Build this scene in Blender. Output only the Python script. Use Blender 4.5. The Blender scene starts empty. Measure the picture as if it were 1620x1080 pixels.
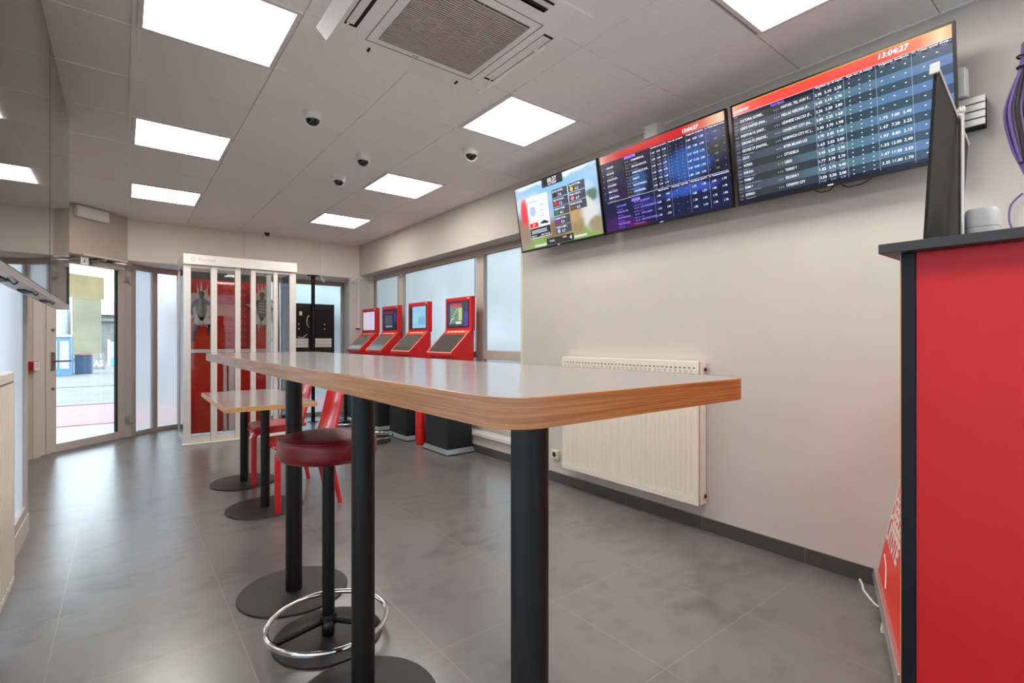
import bpy, bmesh, math, random
from mathutils import Vector, Matrix, Euler
random.seed(7)
SC = bpy.context.scene
COL = SC.collection
PI = math.pi
EYE_H = 1.229

# ------------------------------------------------------------------ materials
def lin(c):
    return tuple(((v/255.0)/12.92 if v/255.0 <= .04045 else ((v/255.0+.055)/1.055)**2.4) for v in c)

def new_mat(name):
    m = bpy.data.materials.new(name); m.use_nodes = True
    return m, m.node_tree.nodes, m.node_tree.links

def mat(name, rgb, rough=.5, metal=0, emit=None, estr=0, noise=0, nscale=20, bump=0, bscale=200, coat=0, spec=.5, stretch=None):
    m, N, L = new_mat(name)
    b = N['Principled BSDF']
    c = lin(rgb)
    b.inputs['Base Color'].default_value = (*c, 1)
    b.inputs['Roughness'].default_value = rough
    b.inputs['Metallic'].default_value = metal
    b.inputs['Specular IOR Level'].default_value = spec
    b.inputs['Coat Weight'].default_value = coat
    b.inputs['Coat Roughness'].default_value = .08
    if emit is not None:
        b.inputs['Emission Color'].default_value = (*lin(emit), 1)
        b.inputs['Emission Strength'].default_value = estr
    tc = N.new('ShaderNodeTexCoord')
    src = tc.outputs['Object']
    if stretch:
        mp = N.new('ShaderNodeMapping'); mp.inputs['Scale'].default_value = stretch
        L.new(src, mp.inputs['Vector']); src = mp.outputs['Vector']
    if noise:
        n = N.new('ShaderNodeTexNoise'); n.inputs['Scale'].default_value = nscale; n.inputs['Detail'].default_value = 5
        L.new(src, n.inputs['Vector'])
        r = N.new('ShaderNodeMapRange')
        r.inputs['From Min'].default_value = .3; r.inputs['From Max'].default_value = .7
        r.inputs['To Min'].default_value = 1-noise; r.inputs['To Max'].default_value = 1+noise
        L.new(n.outputs['Fac'], r.inputs['Value'])
        mx = N.new('ShaderNodeVectorMath'); mx.operation = 'SCALE'
        mx.inputs[0].default_value = c
        L.new(r.outputs['Result'], mx.inputs['Scale'])
        L.new(mx.outputs['Vector'], b.inputs['Base Color'])
    if bump:
        n2 = N.new('ShaderNodeTexNoise'); n2.inputs['Scale'].default_value = bscale
        L.new(src, n2.inputs['Vector'])
        bp = N.new('ShaderNodeBump'); bp.inputs['Strength'].default_value = bump; bp.inputs['Distance'].default_value = .002
        L.new(n2.outputs['Fac'], bp.inputs['Height']); L.new(bp.outputs['Normal'], b.inputs['Normal'])
    return m

def emat(name, rgb, s=1.0):
    """a lit area of a screen: black glass that gives off this colour"""
    return mat(name, (6, 6, 8), .18, emit=rgb, estr=s, spec=.4)

M = {}
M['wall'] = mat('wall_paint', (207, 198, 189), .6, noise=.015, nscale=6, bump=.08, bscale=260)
M['lintel'] = mat('lightened_wall_paint', (236, 226, 215), .6, noise=.015, nscale=6, bump=.08, bscale=260)  # wall paint lightened to make up for weak light on the far lintel
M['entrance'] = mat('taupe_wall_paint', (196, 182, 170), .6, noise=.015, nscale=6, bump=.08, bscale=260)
M['ceil'] = mat('ceiling_tile', (250, 245, 242), .75, noise=.02, nscale=30, bump=.12, bscale=500)
M['ceilgap'] = mat('ceiling_void', (120, 112, 108), .9)
M['tbar'] = mat('ceiling_bar', (252, 251, 250), .7)
M['skirt'] = mat('skirting_tile', (70, 68, 67), .4, noise=.12, nscale=9)
M['grout'] = mat('grout', (150, 140, 128), .8)
M['frame'] = mat('taupe_window_frame', (196, 184, 174), .38)
M['framelt'] = mat('light_taupe_frame', (216, 204, 194), .4)
M['alu'] = mat('brushed_aluminium', (214, 206, 200), .3, metal=.75, noise=.03, nscale=3, stretch=(40, 40, 1))
M['alulite'] = mat('pale_anodised_aluminium', (232, 226, 218), .35, metal=.25)
M['chrome'] = mat('chrome', (225, 222, 218), .09, metal=1)
M['black'] = mat('black_powder_coat', (12, 11, 10), .48, bump=.06, bscale=400, spec=.35)
M['blackdisc'] = mat('black_base_plate', (44, 41, 40), .5, noise=.06, nscale=12)
M['blackmatt'] = mat('matt_black', (20, 20, 22), .6)
M['plastic_black'] = mat('black_plastic', (16, 16, 18), .3)
M['white'] = mat('white_plastic', (232, 228, 222), .4)
M['whitemetal'] = mat('white_enamel', (238, 228, 212), .32, spec=.5)
M['cream'] = mat('cream_plastic', (226, 220, 196), .4)
M['laminate'] = mat('grey_table_laminate', (150, 142, 138), .16, noise=.02, nscale=60, spec=.8)
M['red_chair'] = mat('red_lacquer', (216, 24, 30), .3, coat=.3)
M['red_kiosk'] = mat('red_kiosk_paint', (222, 32, 34), .38)
M['red_panel'] = mat('red_counter_panel', (204, 14, 26), .5)
M['red_vinyl'] = mat('red_vinyl', (240, 58, 44), .45)
M['red_dark'] = mat('dark_red_vinyl', (178, 30, 30), .45)
M['red_leather'] = mat('dark_red_leatherette', (122, 16, 22), .38, noise=.06, nscale=14, bump=.25, bscale=120)
M['silver'] = mat('silver_plinth', (150, 154, 158), .35, metal=.5)
M['darkgrey'] = mat('charcoal_panel', (24, 20, 18), .6, spec=.25)
M['navy'] = mat('navy_edge_strip', (13, 14, 22), .5, spec=.3)
M['slab'] = mat('dark_worktop', (48, 45, 44), .45, noise=.1, nscale=40)
M['purple'] = mat('purple_cable', (112, 84, 152), .45)
M['lilac'] = mat('pale_violet_cable', (176, 160, 200), .45)
M['greycable'] = mat('grey_cable', (150, 146, 150), .5)
M['darkcable'] = mat('dark_cable', (40, 32, 34), .5)
M['redcable'] = mat('dark_red_cable', (90, 24, 28), .5)
M['asphalt'] = mat('asphalt', (112, 112, 109), .85, noise=.12, nscale=1.2)
M['redlane'] = mat('red_cycle_lane', (186, 112, 112), .85, noise=.06, nscale=2)
M['kerb'] = mat('kerb_stone', (120, 118, 116), .85)
M['paleconc'] = mat('pale_concrete', (140, 139, 134), .8, noise=.05, nscale=1)
M['housewall'] = mat('pale_render', (170, 176, 180), .8, noise=.04, nscale=2)
M['housedark'] = mat('house_window_glass', (96, 112, 124), .3)
M['stone'] = mat('grey_stone_wall', (136, 138, 134), .85, noise=.15, nscale=3)
M['bluebox'] = mat('blue_container', (92, 128, 160), .6)
M['bluedark'] = mat('dark_blue_container', (58, 80, 104), .6)
M['cyan'] = mat('cyan_board', (104, 190, 214), .6)
M['poster'] = mat('poster_back_paper', (150, 148, 122), .7, noise=.06, nscale=4)
M['poster2'] = mat('poster_back_grey', (140, 146, 132), .7, noise=.05, nscale=5)
M['lens'] = mat('smoked_dome', (14, 12, 12), .08, spec=.6)
M['slot'] = mat('dark_slot', (24, 18, 16), .8)
M['ink'] = mat('grey_print', (176, 170, 164), .6)
M['blackink'] = mat('black_print', (22, 20, 20), .6)
M['pinkink'] = mat('pink_print', (238, 120, 108), .5)
M['whiteink'] = mat('white_print', (238, 226, 220), .55)
M['paleink'] = mat('pale_splash_print', (222, 190, 172), .55)
M['figgrey'] = mat('grey_figure_print', (128, 118, 106), .55, noise=.15, nscale=25)
M['figdark'] = mat('dark_figure_print', (66, 56, 48), .55, noise=.2, nscale=25)
M['yellowink'] = mat('yellow_print', (250, 196, 60), .45)
M['orangeink'] = mat('orange_print', (240, 120, 50), .45)
M['flapwhite'] = mat('bright_white_plastic', (250, 249, 247), .3, spec=.7)
M['handle'] = mat('satin_handle_metal', (132, 122, 114), .35, metal=.4)
M['led'] = mat('led_diffuser', (250, 250, 250), .5, emit=(255, 251, 244), estr=13.5)
M['redplast'] = mat('red_plastic', (200, 20, 40), .35)
M['whitecard'] = mat('white_card', (240, 236, 234), .5)
M['rubber'] = mat('black_rubber', (22, 22, 22), .7)

def glossy_black(name, rgb=(16, 17, 18), rough=.03):
    return mat(name, rgb, rough, spec=.9)
M['screenglass'] = glossy_black('dark_screen_glass', (62, 66, 62))
M['screenglass'].node_tree.nodes['Principled BSDF'].inputs['IOR'].default_value = 2.1

def clear_glass():
    m, N, L = new_mat('clear_glass')
    N.remove(N['Principled BSDF']); out = N['Material Output']
    t = N.new('ShaderNodeBsdfTransparent'); t.inputs['Color'].default_value = (.96, .98, .98, 1)
    g = N.new('ShaderNodeBsdfGlossy'); g.inputs['Roughness'].default_value = .02; g.inputs['Color'].default_value = (.9, .93, .95, 1)
    f = N.new('ShaderNodeFresnel'); f.inputs['IOR'].default_value = 1.35
    mx = N.new('ShaderNodeMixShader')
    L.new(f.outputs[0], mx.inputs[0]); L.new(t.outputs[0], mx.inputs[1]); L.new(g.outputs[0], mx.inputs[2]); L.new(mx.outputs[0], out.inputs[0])
    return m
M['glass'] = clear_glass()

def paper(name, rgb, thru):
    m, N, L = new_mat(name); N.remove(N['Principled BSDF']); out = N['Material Output']
    tc = N.new('ShaderNodeTexCoord'); n = N.new('ShaderNodeTexNoise'); n.inputs['Scale'].default_value = 5; L.new(tc.outputs['Object'], n.inputs['Vector'])
    mr = N.new('ShaderNodeMapRange'); mr.inputs['To Min'].default_value = .85; mr.inputs['To Max'].default_value = 1.15; L.new(n.outputs['Fac'], mr.inputs['Value'])
    sc = N.new('ShaderNodeVectorMath'); sc.operation = 'SCALE'; sc.inputs[0].default_value = lin(rgb); L.new(mr.outputs[0], sc.inputs['Scale'])
    d = N.new('ShaderNodeBsdfDiffuse'); t = N.new('ShaderNodeBsdfTranslucent'); L.new(sc.outputs[0], d.inputs['Color']); L.new(sc.outputs[0], t.inputs['Color'])
    x = N.new('ShaderNodeMixShader'); x.inputs[0].default_value = thru; L.new(d.outputs[0], x.inputs[1]); L.new(t.outputs[0], x.inputs[2]); L.new(x.outputs[0], out.inputs[0])
    return m
M['red_backlit'] = paper('red_translucent_vinyl', (236, 84, 68), .5)
M['poster'] = paper('poster_back_paper', (240, 236, 208), .62)
M['poster2'] = paper('poster_back_grey', (234, 238, 222), .62)

def frost(name, tint, refr=.45):
    m, N, L = new_mat(name)
    N.remove(N['Principled BSDF']); out = N['Material Output']
    t = N.new('ShaderNodeBsdfTranslucent'); t.inputs['Color'].default_value = (*tint, 1)
    r = N.new('ShaderNodeBsdfRefraction'); r.inputs['Roughness'].default_value = .35; r.inputs['IOR'].default_value = 1.25
    r.inputs['Color'].default_value = (*tint, 1)
    g = N.new('ShaderNodeBsdfGlossy'); g.inputs['Roughness'].default_value = .12; g.inputs['Color'].default_value = (.8, .85, .9, 1)
    d = N.new('ShaderNodeBsdfDiffuse'); d.inputs['Color'].default_value = (*[v*.8 for v in tint], 1)
    tc = N.new('ShaderNodeTexCoord'); n = N.new('ShaderNodeTexNoise'); n.inputs['Scale'].default_value = 1.6; n.inputs['Detail'].default_value = 3
    L.new(tc.outputs['Object'], n.inputs['Vector'])
    mr = N.new('ShaderNodeMapRange'); mr.inputs['To Min'].default_value = refr-.12; mr.inputs['To Max'].default_value = refr+.12
    mr.inputs['From Min'].default_value = .3; mr.inputs['From Max'].default_value = .7
    L.new(n.outputs['Fac'], mr.inputs['Value'])
    a = N.new('ShaderNodeMixShader'); L.new(mr.outputs['Result'], a.inputs[0]); L.new(t.outputs[0], a.inputs[1]); L.new(r.outputs[0], a.inputs[2])
    b = N.new('ShaderNodeMixShader'); b.inputs[0].default_value = .12; L.new(a.outputs[0], b.inputs[1]); L.new(d.outputs[0], b.inputs[2])
    f = N.new('ShaderNodeFresnel'); f.inputs['IOR'].default_value = 1.12
    c = N.new('ShaderNodeMixShader'); L.new(f.outputs[0], c.inputs[0]); L.new(b.outputs[0], c.inputs[1]); L.new(g.outputs[0], c.inputs[2])
    L.new(c.outputs[0], out.inputs[0])
    return m
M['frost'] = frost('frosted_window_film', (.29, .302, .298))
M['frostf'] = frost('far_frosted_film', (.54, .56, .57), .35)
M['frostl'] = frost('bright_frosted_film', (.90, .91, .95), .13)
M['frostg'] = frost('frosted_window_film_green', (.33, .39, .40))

def floor_mat():
    m, N, L = new_mat('grey_floor_tiles')
    b = N['Principled BSDF']
    tc = N.new('ShaderNodeTexCoord')
    sep = N.new('ShaderNodeSeparateXYZ'); L.new(tc.outputs['Object'], sep.inputs[0])
    def joint(axis, off, pitch, half):
        a = N.new('ShaderNodeMath'); a.operation = 'SUBTRACT'; L.new(sep.outputs[axis], a.inputs[0]); a.inputs[1].default_value = off
        d = N.new('ShaderNodeMath'); d.operation = 'DIVIDE'; L.new(a.outputs[0], d.inputs[0]); d.inputs[1].default_value = pitch
        r = N.new('ShaderNodeMath'); r.operation = 'ROUND'; L.new(d.outputs[0], r.inputs[0])
        s = N.new('ShaderNodeMath'); s.operation = 'SUBTRACT'; L.new(d.outputs[0], s.inputs[0]); L.new(r.outputs[0], s.inputs[1])
        ab = N.new('ShaderNodeMath'); ab.operation = 'ABSOLUTE'; L.new(s.outputs[0], ab.inputs[0])
        lt = N.new('ShaderNodeMath'); lt.operation = 'LESS_THAN'; L.new(ab.outputs[0], lt.inputs[0]); lt.inputs[1].default_value = half/pitch
        fl = N.new('ShaderNodeMath'); fl.operation = 'FLOOR'; L.new(d.outputs[0], fl.inputs[0])
        return lt, fl
    jx, fx = joint(0, -.22, .606, .0016)
    jy, fy = joint(1, 1.11, .6185, .0016)
    j = N.new('ShaderNodeMath'); j.operation = 'MAXIMUM'; L.new(jx.outputs[0], j.inputs[0]); L.new(jy.outputs[0], j.inputs[1])
    cb = N.new('ShaderNodeCombineXYZ'); L.new(fx.outputs[0], cb.inputs[0]); L.new(fy.outputs[0], cb.inputs[1])
    wn = N.new('ShaderNodeTexWhiteNoise'); wn.noise_dimensions = '3D'; L.new(cb.outputs[0], wn.inputs['Vector'])
    def nz(scale, detail, sx=1, sy=1):
        mp = N.new('ShaderNodeMapping'); mp.inputs['Scale'].default_value = (sx, sy, 1); L.new(tc.outputs['Object'], mp.inputs[0])
        n = N.new('ShaderNodeTexNoise'); n.inputs['Scale'].default_value = scale; n.inputs['Detail'].default_value = detail; L.new(mp.outputs[0], n.inputs['Vector'])
        return n
    n1 = nz(2.6, 6); n2 = nz(9, 9, .8, 1.25)
    mx = N.new('ShaderNodeMath'); mx.operation = 'MULTIPLY_ADD'; L.new(n2.outputs['Fac'], mx.inputs[0]); mx.inputs[1].default_value = .9; L.new(n1.outputs['Fac'], mx.inputs[2])
    m3 = N.new('ShaderNodeMath'); m3.operation = 'MULTIPLY_ADD'; L.new(wn.outputs['Value'], m3.inputs[0]); m3.inputs[1].default_value = .06; L.new(mx.outputs[0], m3.inputs[2])
    cr = N.new('ShaderNodeValToRGB'); cr.color_ramp.elements[0].position = .62; cr.color_ramp.elements[0].color = (*lin((78, 76, 75)), 1)
    cr.color_ramp.elements[1].position = .99; cr.color_ramp.elements[1].color = (*lin((114, 111, 108)), 1)
    L.new(m3.outputs[0], cr.inputs[0])
    mc = N.new('ShaderNodeMix'); mc.data_type = 'RGBA'; L.new(j.outputs[0], mc.inputs[0]); L.new(cr.outputs[0], mc.inputs[6]); mc.inputs[7].default_value = (*lin((150, 136, 116)), 1)
    L.new(mc.outputs[2], b.inputs['Base Color'])
    b.inputs['Roughness'].default_value = .275
    bp = N.new('ShaderNodeBump'); bp.inputs['Strength'].default_value = .05; bp.inputs['Distance'].default_value = .002; L.new(n2.outputs['Fac'], bp.inputs['Height'])
    L.new(bp.outputs[0], b.inputs['Normal'])
    b.inputs['Specular IOR Level'].default_value = .8; b.inputs['IOR'].default_value = 1.95
    return m
M['floor'] = floor_mat()

def edge_mat():
    """wood-look edge banding: fine wavy lines running along the edge"""
    m, N, L = new_mat('wood_edge_band')
    b = N['Principled BSDF']
    tc = N.new('ShaderNodeTexCoord'); mp = N.new('ShaderNodeMapping'); mp.inputs['Scale'].default_value = (5, 5, 480)
    L.new(tc.outputs['Object'], mp.inputs[0])
    n = N.new('ShaderNodeTexNoise'); n.inputs['Scale'].default_value = 1.0; n.inputs['Detail'].default_value = 3; L.new(mp.outputs[0], n.inputs['Vector'])
    cr = N.new('ShaderNodeValToRGB'); cr.color_ramp.elements[0].position = .35; cr.color_ramp.elements[0].color = (*lin((144, 84, 38)), 1)
    cr.color_ramp.elements[1].position = .7; cr.color_ramp.elements[1].color = (*lin((188, 124, 64)), 1)
    L.new(n.outputs['Fac'], cr.inputs[0]); L.new(cr.outputs[0], b.inputs['Base Color'])
    b.inputs['Roughness'].default_value = .27; b.inputs['Specular IOR Level'].default_value = .7
    return m
M['edge'] = edge_mat()
M['edge_lite'] = mat('honey_wood_edge_band', (206, 160, 96), .35, noise=.08, nscale=40, stretch=(1, 1, 12))

# ------------------------------------------------------------------ mesh builder
XF = {}
def xform(o):
    return XF.get(o.name, Matrix.Identity(4))

class MB:
    def __init__(s): s.bm = bmesh.new(); s.m = 0
    def use(s, i): s.m = i; return s
    def face(s, pts):
        vs = [s.bm.verts.new(p) for p in pts]
        f = s.bm.faces.new(vs); f.material_index = s.m; return f
    def box(s, x0, x1, y0, y1, z0, z1):
        v = [s.bm.verts.new((x, y, z)) for x in (x0, x1) for y in (y0, y1) for z in (z0, z1)]
        for q in ((0,1,3,2), (4,6,7,5), (0,4,5,1), (2,3,7,6), (0,2,6,4), (1,5,7,3)):
            f = s.bm.faces.new([v[i] for i in q]); f.material_index = s.m
        return s
    def prism(s, poly, a0, a1, axis='z'):
        """poly: 2D points; axis = extrusion axis. z:(x,y) y:(x,z) x:(y,z)"""
        def p(u, v, a):
            return {'z': (u, v, a), 'y': (u, a, v), 'x': (a, u, v)}[axis]
        A = [s.bm.verts.new(p(u, v, a0)) for u, v in poly]; B = [s.bm.verts.new(p(u, v, a1)) for u, v in poly]
        n = len(poly)
        fs = [s.bm.faces.new(A[::-1]), s.bm.faces.new(B)]
        for i in range(n): fs.append(s.bm.faces.new([A[i], A[(i+1) % n], B[(i+1) % n], B[i]]))
        for f in fs: f.material_index = s.m
        return s
    def rings(s, rs, closed=False, caps=True):
        R = [[s.bm.verts.new(p) for p in r] for r in rs]
        n = len(R[0]); k = len(R)
        for i in range(k if closed else k-1):
            a, b = R[i], R[(i+1) % k]
            for j in range(n):
                f = s.bm.faces.new([a[j], a[(j+1) % n], b[(j+1) % n], b[j]]); f.material_index = s.m
        if caps and not closed:
            f = s.bm.faces.new(R[0][::-1]); f.material_index = s.m
            f = s.bm.faces.new(R[-1]); f.material_index = s.m
        return s
    def lathe(s, prof, c=(0, 0), n=32, z0=0):
        """prof: (radius, z) upwards; ends are capped"""
        return s.rings([[(c[0]+r*math.cos(2*PI*j/n), c[1]+r*math.sin(2*PI*j/n), z0+z) for j in range(n)] for r, z in prof])
    def tube(s, pts, r, n=10, closed=False, flat=None):
        pts = [Vector(p) for p in pts]; k = len(pts); rs = []
        prev = None
        for i, p in enumerate(pts):
            if closed: t = pts[(i+1) % k]-pts[i-1]
            else: t = pts[min(i+1, k-1)]-pts[max(i-1, 0)]
            t.normalize()
            if prev is None:
                up = Vector((0, 0, 1)) if abs(t.z) < .9 else Vector((0, 1, 0))
                a = t.cross(up).normalized()
            else:
                a = (prev-t*prev.dot(t)).normalized()
            prev = a; b = t.cross(a)
            rr = r[i] if isinstance(r, (list, tuple)) else r
            fa, fb = flat if flat else (1, 1)
            rs.append([tuple(p+a*rr*fa*math.cos(2*PI*j/n)+b*rr*fb*math.sin(2*PI*j/n)) for j in range(n)])
        return s.rings(rs, closed=closed)
    def torus(s, c, R, r, n=48, k=10):
        return s.tube([(c[0]+R*math.cos(2*PI*i/n), c[1]+R*math.sin(2*PI*i/n), c[2]) for i in range(n)], r, k, closed=True)
    def disc(s, c, r, n=20, sx=1, sz=1):
        """flat disc in the x-z plane at y=c[1] facing -y"""
        return s.face([(c[0]+r*sx*math.cos(2*PI*i/n), c[1], c[2]+r*sz*math.sin(2*PI*i/n)) for i in range(n)])
    def rect(s, x0, x1, z0, z1, y):
        """flat rectangle in the x-z plane facing -y"""
        return s.face([(x0, y, z0), (x1, y, z0), (x1, y, z1), (x0, y, z1)])
    def xf(s, Mx):
        bmesh.ops.transform(s.bm, matrix=Mx, verts=s.bm.verts); return s
    def text(s, body, x, z, y, size, width=None, align='LEFT', bold=0.0, shear=0):
        """writing in the x-z plane facing -y, baseline at z"""
        cu = bpy.data.curves.new('t', 'FONT'); cu.body = body; cu.size = size; cu.resolution_u = 2; cu.offset = bold*size; cu.shear = shear
        ob = bpy.data.objects.new('t', cu)
        me = bpy.data.meshes.new_from_object(ob)
        xs = [v.co.x for v in me.vertices]
        if xs:
            w = max(xs)-min(xs); x_min = min(xs)
            k = 1.0 if width is None or w <= 0 else width/w
            off = {'LEFT': 0, 'CENTER': -.5, 'RIGHT': -1}[align]*w*k
            vs = [s.bm.verts.new((x+off+(v.co.x-x_min)*k, y, z+v.co.y)) for v in me.vertices]
            for p in me.polygons:
                try:
                    f = s.bm.faces.new([vs[i] for i in p.vertices]); f.material_index = s.m
                except ValueError: pass
        bpy.data.objects.remove(ob); bpy.data.curves.remove(cu); bpy.data.meshes.remove(me)
        return s
    def build(s, name, mats, parent=None, local=False, bevel=0, seg=2, smooth=True, flat_normals=False):
        if not isinstance(mats, (list, tuple)): mats = [mats]
        if not flat_normals: bmesh.ops.recalc_face_normals(s.bm, faces=s.bm.faces)
        pm = Matrix.Identity(4)
        loc = Vector((0, 0, 0))
        if parent is not None:
            if not local: bmesh.ops.transform(s.bm, matrix=xform(parent).inverted(), verts=s.bm.verts)
        elif not local:
            xs = [v.co for v in s.bm.verts]
            lo = Vector([min(c[i] for c in xs) for i in range(3)]); hi = Vector([max(c[i] for c in xs) for i in range(3)])
            loc = Vector(((lo.x+hi.x)/2, (lo.y+hi.y)/2, lo.z))
            bmesh.ops.translate(s.bm, verts=s.bm.verts, vec=-loc)
        if smooth:
            for f in s.bm.faces: f.smooth = True
            for e in s.bm.edges:
                if len(e.link_faces) != 2 or e.calc_face_angle(0) > math.radians(38): e.smooth = False
        me = bpy.data.meshes.new(name); s.bm.to_mesh(me); s.bm.free()
        for m in mats: me.materials.append(M[m] if isinstance(m, str) else m)
        o = bpy.data.objects.new(name, me); COL.objects.link(o)
        o.location = loc
        if parent is not None:
            o.parent = parent; XF[o.name] = xform(parent).copy()
        else:
            XF[o.name] = Matrix.Translation(loc)
        if bevel:
            b = o.modifiers.new('edge', 'BEVEL'); b.width = bevel; b.segments = seg; b.limit_method = 'ANGLE'; b.angle_limit = math.radians(40)
            b.harden_normals = True
        return o

def thing(name, label, cat, loc=(0, 0, 0), rot=(0, 0, 0), group=None):
    o = bpy.data.objects.new(name, None); COL.objects.link(o); o.empty_display_size = .05
    o.location = loc; o.rotation_euler = rot
    XF[o.name] = Matrix.Translation(loc) @ Euler(rot, 'XYZ').to_matrix().to_4x4()
    return tag(o, label, cat, group)
def tag(o, label, cat, group=None):
    o['label'] = label; o['category'] = cat
    if group: o['group'] = group
    return o
def struct(o):
    o['kind'] = 'structure'; return o
def sempty(name, loc=(0, 0, 0), rot=(0, 0, 0)):
    o = bpy.data.objects.new(name, None); COL.objects.link(o); o.empty_display_size = .05
    o.location = loc; o.rotation_euler = rot
    XF[o.name] = Matrix.Translation(loc) @ Euler(rot, 'XYZ').to_matrix().to_4x4()
    return struct(o)
def kids(o): return [c for c in bpy.data.objects if c.parent == o]
def copy_thing(root, loc, label, rot=None):
    allk = list(bpy.data.objects)
    def rec(o, parent):
        c = o.copy(); COL.objects.link(c); c.parent = parent
        for k in allk:
            if k.parent == o: rec(k, c)
        return c
    r = rec(root, None)
    r.location = loc
    if rot is not None: r.rotation_euler = rot
    r['label'] = label
    return r

# ------------------------------------------------------------------ room shell
ZC = 2.73
XW = 2.973          # right wall
YF = 7.705          # far lintel plane
BACK = -2.6
D45 = math.radians(45)
DIAG = ((.055, YF, 0), (0, 0, D45))     # local x along the entrance wall, -y to the room

b = MB(); b.prism([(-1.9, BACK-.1), (3.35, BACK-.1), (3.35, 8.6), (.5, 8.6), (-.1, 8.05), (-1.9, 6.2)], -.08, 0)
struct(b.build('floor', 'floor', local=True))

# ceiling: individual tiles with open joints under a void plane
LX = (.355, 2.16); LY = (.87, 2.68, 4.475, 6.25); LY0 = (-.93,)
gx = [-1.74+.6*i for i in range(8)]+[XW]
gx = [x for x in gx if x < XW-.05]+[XW]
gy = [BACK]+[2.387+.6*k for k in range(-8, 9)]+[YF+.02]
cx_skip = [(lx, ly) for lx in LX for ly in LY+LY0]
b = MB()
AC = (1.243, 2.06)
for i in range(len(gx)-1):
    for k in range(len(gy)-1):
        x0, x1, y0, y1 = gx[i], gx[i+1], gy[k], gy[k+1]
        if x1 < -1.0 and y1 > 7.2 or x1 < -.5 and y1 < 4.4: continue
        mx_, my_ = (x0+x1)/2, (y0+y1)/2
        if any(abs(mx_-lx) < .2 and abs(my_-ly) < .2 for lx, ly in cx_skip): continue
        g = .0022
        b.rings([[(x0+g, y0+g, ZC+.012), (x1-g, y0+g, ZC+.012), (x1-g, y1-g, ZC+.012), (x0+g, y1-g, ZC+.012)],
                 [(x0+g, y0+g, ZC+.002), (x1-g, y0+g, ZC+.002), (x1-g, y1-g, ZC+.002), (x0+g, y1-g, ZC+.002)],
                 [(x0+g+.002, y0+g+.002, ZC), (x1-g-.002, y0+g+.002, ZC), (x1-g-.002, y1-g-.002, ZC), (x0+g+.002, y1-g-.002, ZC)]])
b.use(1).box(-.62, XW+.3, BACK-.1, 4.4, ZC+.012, ZC+.06); b.box(-1.9, XW+.3, 4.4, YF+.8, ZC+.012, ZC+.06)
struct(b.build('ceiling', ['ceil', 'ceilgap'], local=True, smooth=False))
# exposed grid bars over the left bay
b = MB(); b.box(.036, .062, BACK, YF, ZC-.004, ZC+.003)
for y in gy[1:-1]: b.box(-1.7 if y > 4.4 else -.5, .036, y-.006, y+.006, ZC-.0025, ZC+.003)
struct(b.build('trim_1', 'tbar', local=True))
# perimeter trim along right wall and far wall
b = MB(); b.box(XW-.02, XW, BACK, YF, ZC-.003, ZC+.001); b.box(.055, XW-.02, YF-.02, YF, ZC-.003, ZC+.001)
struct(b.build('trim_2', 'tbar', local=True))

NY = 3.64   # window niche starts here
b = MB()
b.prism([(XW, BACK), (XW+.35, BACK), (XW+.35, NY-.0), (XW, NY)], 0, ZC+.02)
struct(b.build('wall_right', 'wall', local=True))
b = MB(); b.box(XW, XW+.35, NY, YF, 2.25, ZC+.02)
struct(b.build('wall_right_lintel', 'wall', local=True))
b = MB(); b.box(3.07, XW+.35, NY, YF, 0, .185)
struct(b.build('wall_right_plinth', 'wall', local=True))
b = MB(); b.box(3.045, 3.2, NY, YF, .185, .222)
struct(b.build('trim_3', 'white', local=True, bevel=.004))
# corner bead where the niche starts
b = MB(); b.box(XW-.004, XW+.03, NY-.02, NY+.012, .065, 2.25)
struct(b.build('trim_4', 'cream', local=True))
# far wall lintel and the pier at its right end
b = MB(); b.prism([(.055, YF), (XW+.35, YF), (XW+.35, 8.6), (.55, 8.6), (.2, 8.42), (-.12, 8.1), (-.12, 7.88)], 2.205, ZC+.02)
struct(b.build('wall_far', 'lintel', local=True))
b = MB(); b.prism([(2.80, YF), (XW+.35, YF), (XW+.35, 8.5), (2.99, 8.5)], 0, 2.205)
struct(b.build('wall_far_pier', 'wall', local=True))
# entrance wall at 45 degrees: lintel
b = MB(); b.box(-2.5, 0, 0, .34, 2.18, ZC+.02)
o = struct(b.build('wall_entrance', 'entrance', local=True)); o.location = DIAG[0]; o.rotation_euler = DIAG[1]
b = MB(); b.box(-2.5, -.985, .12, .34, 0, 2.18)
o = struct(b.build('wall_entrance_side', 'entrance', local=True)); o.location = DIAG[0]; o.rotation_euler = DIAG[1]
# left: glazed front, its pier, and the return behind it
b = MB(); b.box(-.62, -.47, BACK, 4.44, 2.2, ZC+.02); b.box(-.62, -.47, BACK, 4.44, 0, .12); b.box(-.62, -.47, BACK, -2.5, .12, 2.2)
struct(b.build('wall_left', 'wall', local=True))
b = MB(); b.box(-1.75, -.62, 4.32, 4.44, 0, ZC+.02); b.box(-1.85, -1.7, 4.44, 6.25, 0, ZC+.02)
struct(b.build('wall_left_return', 'wall', local=True))
b = MB(); b.box(-.62, -.42, BACK-.12, BACK, 0, ZC+.02); b.box(2.92, XW+.35, BACK-.12, BACK, 0, ZC+.02); b.box(-.42, 2.92, BACK-.12, BACK, 2.62, ZC+.02); b.box(-.42, 2.92, BACK-.12, BACK, 0, .12)
struct(b.build('wall_back', 'wall', local=True))

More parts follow.
